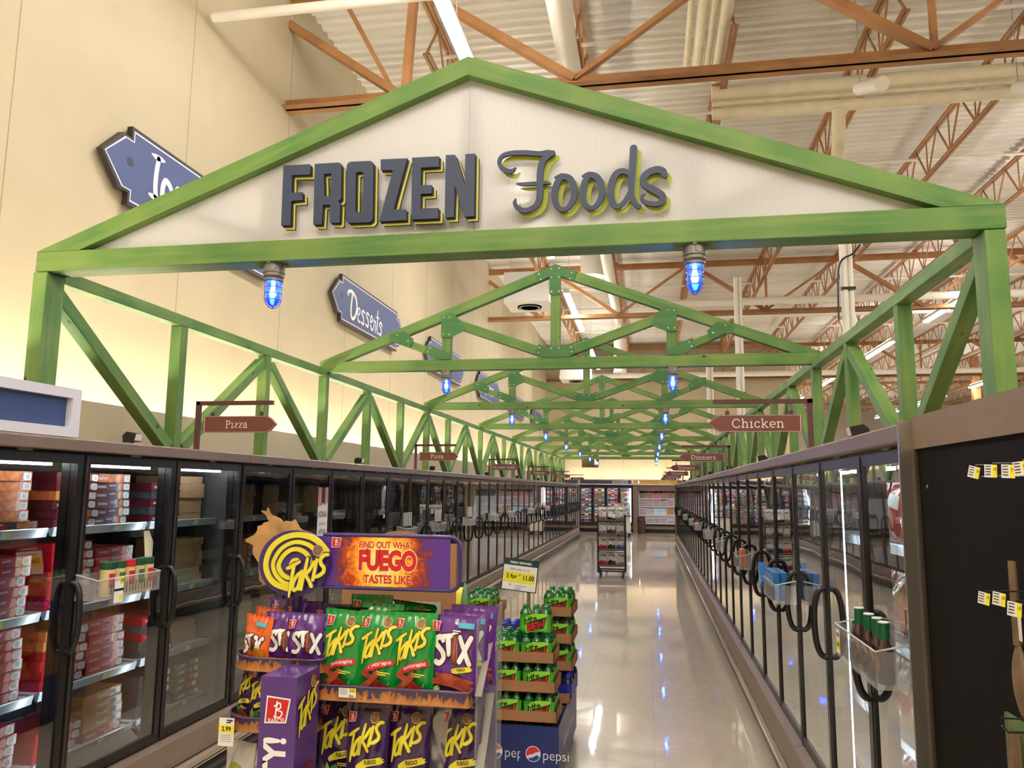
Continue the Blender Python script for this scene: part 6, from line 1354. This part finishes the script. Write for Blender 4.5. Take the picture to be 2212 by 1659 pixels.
for k in range(6):
    t = thing('cove_light', 'warm strip lamp on top of the back cases washing the back wall', 'light', (-3.9+1.6*k, YB+.45, 2.16), group='cove lamps along the back wall')
    MB().box(0, 1.4, -.05, .05, -.05, 0, M_WHITE).build('lamp_housing', t); MB().tube([(.03, 0, .03), (1.37, 0, .03)], .022, M_WASH, 8).build('tube', t, smooth=40)
MB_ = MB().box(-4.6, 5.9, YB+.1, YB+1.1, 2.05, 2.10, M_VFR); tag(struct(MB_.build('trim_2')), None)
M_COLDIN = mat('cold_case_white', (206, 206, 206), .5)
def cold_case(label, x0, x1, doors):
    t = thing('cold_case', label, 'refrigerated case', (x0, YB, 0)); L_ = x1-x0
    MB().box(0, L_, .75, .80, .2, 2.04, M_COLDIN).box(0, L_, 0, .8, 1.98, 2.04, M_DARK).box(0, .03, .02, .8, .2, 2.0, M_COLDIN).box(L_-.03, L_, .02, .8, .2, 2.0, M_COLDIN).box(0, L_, .0, .8, .22, .36, M_COLDIN).build('case_body', t)
    MB().box(0, L_, -.02, .1, .25, .37, M_DARK).box(0, L_, -.06, .0, .16, .27, M_TAUPE).box(0, L_, .02, .3, 0, .16, M_BLACK).build('kick_panel', t)
    zs = (.42, .66, .88, 1.10, 1.32, 1.54, 1.74) if doors else (.42, .78, 1.15, 1.50)
    for z in zs:
        s = MB().box(.03, L_-.03, .22, .74, z-.02, z, M_COLDIN).box(.03, L_-.03, .19, .22, z-.045, z+.002, M_COLDIN).build('shelf', t)
        MB().box(.05, L_-.05, .24, .26, z-.026, z-.021, M_LEDF).build('led_strip', s) if z > .5 else None
    MB().box(.05, L_-.05, .08, .12, 1.965, 1.98, M_LEDF).build('top_light', t)
    if doors:
        n = doors; w = L_/n
        for k in range(n):
            d = MB().box(k*w, k*w+.06, -.03, .02, .37, 1.98, M_BLACK).box((k+1)*w-.06, (k+1)*w, -.03, .02, .37, 1.98, M_BLACK).box(k*w+.06, (k+1)*w-.06, -.03, .02, .37, .43, M_BLACK).box(k*w+.06, (k+1)*w-.06, -.03, .02, 1.92, 1.98, M_BLACK).build('door', t)
            MB().face([(k*w+.05, 0, .42), ((k+1)*w-.05, 0, .42), ((k+1)*w-.05, 0, 1.93), (k*w+.05, 0, 1.93)], M_PANE).build('glass_pane', d)
        MB().box(L_-.12, L_-.07, .10, .12, .45, 1.9, M_LEDF).build('led_strip', t)
    else: MB().prism([(0, 1.80), (.14, 1.82), (.14, 2.04), (-.02, 2.04)], lambda y, z, q: (q, y, z), 0, L_, M_TAUPE).build('canopy', t)
    return zs
zk = cold_case('black framed cold case with four lit glass doors under the kosher sign', -3.10, -.78, 4)
ze = cold_case('open lit egg case under the ochre eggs sign', -.52, 2.3, 0)
tag(MB().box(-.76, -.54, YB-.02, YB+.75, .0, 2.04, M_TAUPE).build('case_partition'), 'narrow brown partition between the kosher and egg cases', 'panel')
def pm(nm, w, d, h, m1, m2): return MB().box(-w/2, w/2, 0, d, 0, h, m1).box(-w*.38, w*.38, -.002, 0, h*.25, h*.75, m2).mesh(nm)
cols = [(M_FR, M_WHT), (M_FW, M_FR), (M_FY, M_WHT), (M_FK, M_FR), (M_FG, M_WHT), (M_FO, M_FY), (M_WHT, M_TEAL), (M_PZD, M_WHT), (M_GRY, M_BLK)]
PK = [pm('package', .145, .16, .15, a, c) for a, c in cols]; CN = ['red', 'pale', 'yellow', 'pink', 'green', 'orange', 'white', 'maroon', 'grey']
rk = random.Random(3)
DN = ['first', 'second', 'third', 'fourth']; SN = ['lowest', 'second lowest', 'third', 'fourth', 'fifth', 'sixth', 'top']
for d_ in range(4):
    for si, z in enumerate(zk):
        for i in range(3):
            if rk.random() < .08: continue
            c = rk.randrange(9); o = put('package', PK[c], None, (-3.10+.58*d_+.14+.15*i, YB+.25+rk.uniform(0, .04), z)); o.scale = (1, 1, rk.uniform(.75, 1.1))
            tag(o, '%s package behind the %s kosher case door, %s shelf, %s' % (CN[c], DN[d_], SN[si], ('left', 'middle', 'right')[i]), 'package', 'packages in the kosher case')
def egg(m1, m2): return MB().prism([(-.14, 0), (.14, 0), (.145, .03), (.13, .066), (-.13, .066), (-.145, .03)], lambda x, z, q: (x, -q, z), -.11, 0, m1).box(-.135, .135, -.003, 0, .006, .040, m2).box(-.148, .148, -.001, .1, -.0035, .003, M_GRY).mesh('egg_carton')
M_EGP = mat('egg_plum', (128, 88, 108), .6); M_EGB = mat('egg_blue', (100, 180, 220), .5); M_EGBR = mat('egg_brown', (130, 82, 56), .6); M_EGW = mat('egg_white', (232, 226, 222), .6); M_EGT = mat('egg_maroon', (120, 40, 50), .6)
EG = {'white': egg(M_EGW, M_EGP), 'red': egg(M_EGW, M_RED), 'blue': egg(M_EGB, M_WHT), 'plum': egg(M_EGP, M_EGW), 'brown': egg(M_EGBR, M_OCH), 'dark': egg(M_EGW, M_EGT)}
lay = {0: (('white', 2), ('white', 3), ('white', 3), ('white', 3), ('white', 2), ('white', 3)), 1: (('white', 4), ('plum', 4), ('blue', 4), ('blue', 4), ('brown', 4), ('white', 4)), 2: (('white', 5), ('white', 5), ('white', 5), ('white', 3), ('white', 4), ('white', 5)), 3: (('dark', 3), ('red', 3), ('red', 3), ('red', 3), ('dark', 3), ('dark', 3))}
for si, row in lay.items():
    for ci, (kd, n) in enumerate(row):
        x = -.50+.16+.295*ci+(.0)
        for i in range(n):
            o = put('egg_carton', EG[kd], None, (x, YB+.25, ze[si]+i*.0675)); tag(o, '%s egg carton, %s shelf of the egg case, %s column, %s' % (kd, ('lowest', 'third', 'second', 'top')[si], NTH[ci], ORD[n-1-i] + (' of stack' if n-1-i else '')), 'egg carton', 'egg cartons in the egg case')
M_GPK = film('green_packet', (60, 140, 60))
for i in range(5): tag(put('packet', pm('packet', .17, .1, .2, M_GPK, M_FO) if i == 0 else bpy.data.meshes['packet'], None, (-.05+.2*i, YB+.3, 1.72)), 'green packet above the eggs, %s from left' % NTH[i], 'packet', 'green packets over the eggs')
for x in (-.05, .75): tag(MB().box(-.42, .42, 0, .4, 0, .015, M_COLDIN).build('wire_shelf', None, (x+.1, YB+.2, 1.70)), 'thin white upper shelf in the egg case, %s' % ('left half', 'right half')[x > 0], 'shelf')
# hanging picture
t = thing('hanging_picture', 'dark framed picture hanging under the farthest green trusses', 'picture', (-2.55, 33.6, 2.78)); MB().box(-.36, .36, 0, .05, 0, .5, mat('picture_brown', (110, 84, 52), .5, var=.5, vscale=5, col2=(60, 44, 30))).build('picture_panel', t); MB().box(.2, .33, -.004, 0, .12, .34, emat('highlight_glow', (150, 210, 255), 2.0)).build('highlight_patch', t)  # the highlight on the picture is put in as a glowing patch
for x in (-.3, .3): MB().tube([(x, .025, .5), (x, .025, 5.7)], .006, M_GRY, 5).build('hanger', t)
# ------------------------------------------------------------------ barrel, kiosk and chip cart in the aisle
t = thing('barrel', 'brown wooden barrel standing before the egg case', 'barrel', (-.40, 33.9, 0)); M_BAR = mat('barrel_wood', (92, 58, 46), .6, var=.4, vscale=9)
MB().lathe([(.15, 0), (.175, .15), (.188, .36), (.175, .57), (.15, .72), (.14, .72), (.14, .69), (0, .69)], (0, 0, 0), M_BAR, 20).build('staves', t, smooth=50)
for z, r in ((.05, .165), (.2, .184), (.52, .184), (.67, .162)): MB().lathe([(r, z), (r+.002, z+.03), (r-.01, z+.03)], (0, 0, 0), mat('barrel_hoop', (60, 48, 44), .4, metal=.5), 20).build('hoop', t, smooth=50)
t = thing('demo_cart', 'white demonstration cart behind the chip rack', 'cart', (-1.0, 31.3, 0))
MB().box(-.32, .2, 0, .5, .14, .80, M_WHITE).build('cabinet', t); MB().box(-.36, .26, -.04, .54, .80, .83, M_BLACK).build('counter', t); MB().box(-.36, .24, -.03, .53, .12, .15, M_BLACK).build('base_plate', t)
for x, y in ((-.25, .05), (.15, .05), (-.25, .45), (.15, .45)): MB().lathe([(.05, -.02), (.05, .02)], (x, y, .05), M_BLACK, 12, 'Y').bar((x, y, .05), (x, y, .13), .02, .02, M_BLACK).build('caster', t)
MB().box(-.55, .22, .1, .5, 1.15, 1.19, M_VENT).build('canopy', t)
for x in (-.3, .18): MB().box(x-.012, x+.012, .45, .474, .83, 1.15, M_GRY).build('post', t)
for i in range(6): tag(MB().box(-.05, .05, 0, .1, 0, (.12, .09, .11, .08, .1, .07)[i], (M_FO, M_WHT, M_PZT, M_FW, M_PZK, M_WHT)[i]).build('small_box', None, (-1.49+.125*i, 31.5, 1.191)), 'small box on top of the white demonstration cart, %s from left' % NTH[i], 'box', 'boxes on the demonstration cart')
tag(MB().box(-.09, .09, 0, .06, 0, .16, M_WHT).box(-.05, .05, -.003, 0, .03, .13, M_GRY).build('leaflet_box', None, (-.88, 31.34, .831)), 'white leaflet box on the counter of the demonstration cart', 'box')
CX, CY = -.83, 16.72
t = thing('chip_cart', 'black wheeled wire rack of white chip bags in the middle of the aisle', 'rack', (CX, CY, 0))
for s in (-1, 1):
    for y in (0, .42): MB().box(s*.285-.014, s*.285+.014, y, y+.028, .10, 1.30, M_BLACK).build('upright', t)
for z in (.235, .56, .88, 1.17):
    b = MB().box(-.275, .275, .0, .42, z, z+.012, M_BLACK); [b.bar((-.275, -.005, z+h), (.275, -.005, z+h), .008, .008, M_BLACK) for h in (.0, .04, .075)]; [b.bar((-.25+.055*i, -.005, z), (-.25+.055*i, -.005, z+.075), .005, .005, M_BLACK) for i in range(10)]; b.build('wire_shelf', t)
MB().bar((-.28, .0, .135), (.28, .0, .135), .02, .03, M_BLACK).bar((-.28, .44, .135), (.28, .44, .135), .02, .03, M_BLACK).build('base_frame', t)
for s in (-1, 1):
    for y in (.03, .40): MB().lathe([(.052, -.016), (.052, .016)], (s*.235, y, .053), M_BLACK, 14, 'X').bar((s*.235, y, .06), (s*.26, y, .14), .03, .03, M_BLACK).build('caster', t)
def chip(base2, seed): return bag_mesh('cart_bag', .19, .29, .07, M_BWHT, [(poly([(-.092, .01), (.092, .01), (.09, .11), (.03, .095), (-.02, .12), (-.09, .09)]), base2)] + [(stroke([(-.06, .20), (-.02, .225), (.03, .20), (.07, .225)], .022), M_BLK), (disc(-.045, .215, .022), M_GRY), (disc(.045, .06, .025, .018), M_FO)], seed)
CB = {'white': chip(mat('chip_cream', (200, 190, 170), .5), 41), 'red': chip(M_RED, 42), 'brown': chip(mat('chip_brown', (92, 46, 34), .5), 43), 'black': chip(M_BLK, 44), 'blue': chip(mat('chip_blue', (20, 120, 170), .5), 45), 'green': chip(mat('chip_dark_green', (30, 50, 40), .5), 46)}
rowsb = {.235: ('red', 'black', 'white'), .56: ('red', 'green', 'blue'), .88: ('white', 'brown', 'white'), 1.17: ('white', 'black', 'white')}
for ri, (z, ks) in enumerate(rowsb.items()):
    for i, kd in enumerate(ks): bag(CB[kd], 'chip_bag', 'white chip bag with %s lower half, %s shelf of the black rack, %s' % (kd if kd != 'white' else 'plain', ('bottom', 'third', 'second', 'top')[ri], ('left', 'middle', 'right')[i]), (CX-.185+.185*i, CY+.055+(.02 if i == 1 else 0), z+.013), .05*(1-i), -.12, 0, 'bags on the black rack', 'bag of chips', .98)
t = thing('rack_sign', 'small white price card tied on the front of the black chip rack', 'sign', (CX+.0, CY-.03, 1.22)); MB().box(-.075, .075, -.003, 0, .03, .11, M_WHT).build('card', t).rotation_euler = (0, .25, 0)
# ------------------------------------------------------------------ dark end panel on the right with hooks
M_PNL = mat('dark_brown_panel', (17, 12, 9), .8, spec=.15, var=.3, vscale=14); M_HDR = mat('taupe_header', (128, 110, 92), .6, var=.06, vscale=20)
t = thing('end_display', 'dark brown panel display with taupe header at the right edge', 'display panel', (.82, 2.60, 0))
MB().box(-.012, .40, -2.2, .0, 1.955, 2.055, M_HDR).build('header', t)
MB().box(-.004, .05, -2.2, .0, .05, 1.955, M_PNL).build('back_panel', t); MB().box(-.012, .02, -.018, 0, .0, 1.955, mat('panel_frame', (52, 42, 34), .5)).build('side_frame', t)
MB().box(-.012, .4, -2.2, -.018, 0, .05, M_PNL).build('base', t)
MB().lathe([(.012, -.004), (.010, .0), (0, .001)], (-.006, -.17, .86), M_CHROME, 10, 'X').lathe([(.006, -.004), (.005, 0), (0, .001)], (-.006, -.10, 1.84), M_CHROME, 10, 'X').build('screw', t)
XP = .816
def hook(u, v, L_, label, tagged=True, tilt=0.0):
    p = PX(u, v, XP-L_); hk = thing('peg_hook', label, 'hook', (XP, p.y, p.z), 0, 'peg hooks on the end panel')
    MB().tube([(0, 0, .0), (-L_+.01, 0, -.005), (-L_, 0, .006)], .0022, M_BLACK, 6).tube([(0, 0, .022), (-L_, 0, .02)], .0018, M_BLACK, 6).build('wire', hk)
    if tagged:
        b = MB(); f = lambda x, z, d: (x, -d, z); b.prism([(-.021, -.021), (.021, -.021), (.021, .021), (-.021, .021)], f, -.001, 0, M_WHT); b.shape(rect(.007, .021, -.021, .021), f, .0006, M_YEL); b.shape(join(*[rect(-.017, .001, .014-i*.009, .017-i*.009) for i in range(4)]), f, .0008, M_BLK); b.shape(moved(text('1.9', .014, .03, .6), .014, .006), f, .0012, M_BLK)
        o = b.build('price_tag', hk, (-L_-.004, 0, .005)); o.rotation_euler = (0, tilt, -.95); o.scale = (.60, .60, .60)
    return hk
for k, (u, v, L_, lab, tl) in enumerate(((2108, 1025, .12, 'first upper', .25), (2145, 1023, .15, 'second upper', .05), (2183, 1024, .15, 'third upper', .05), (2210, 1018, .15, 'edge upper', -.1), (2130, 1298, .12, 'first lower', .15), (2163, 1300, .15, 'second lower', .12), (2197, 1323, .18, 'third lower', .1))):
    hook(u, v, L_, 'black peg hook with price tag on the dark panel, %s' % lab, True, tl)
p = PX(2203, 1440, .70); t = thing('wooden_spoon', 'wooden spoon hanging from a hook at the right edge', 'spoon', (.70, p.y, p.z)); M_SPN = mat('spoon_wood', (122, 98, 70), .6, var=.25, vscale=20)
MB().tube([(0, 0, .20), (0, 0, .04)], [.0075, .0085], M_SPN, 10).build('handle', t, smooth=60)
MB().grid(lambda u, v: (.010*math.cos(2*PI*u)*math.sin(PI*v)**.7, .030*math.sin(2*PI*u)*math.sin(PI*v)**.8, .05-.15*v), 18, 12, M_SPN).build('bowl', t, smooth=60)
MB().box(-.001, .001, -.018, .012, .05, .105, M_WHT).build('hang_tag', t)
p = PX(2190, 1610, .70); t = thing('skewer_packet', 'green card packet of wooden skewers at the bottom right corner', 'packet', (.70, p.y, p.z))
b = MB(); b.box(0, .004, -.11, .035, -.16, .055, M_CLEAR); b.build('sleeve', t); MB().box(.004, .006, -.11, .035, -.16, .055, mat('packet_green', (110, 170, 30), .5, var=.2)).build('card', t)
for k in range(7): MB().tube([(-.004, .012-.008*k, .03), (-.004, .010-.009*k, -.16)], .0028, M_SPN, 6).build('skewer', t)
hook(2165, 1575, .16, 'black peg hook with clear tag holder above the skewer packet', False)
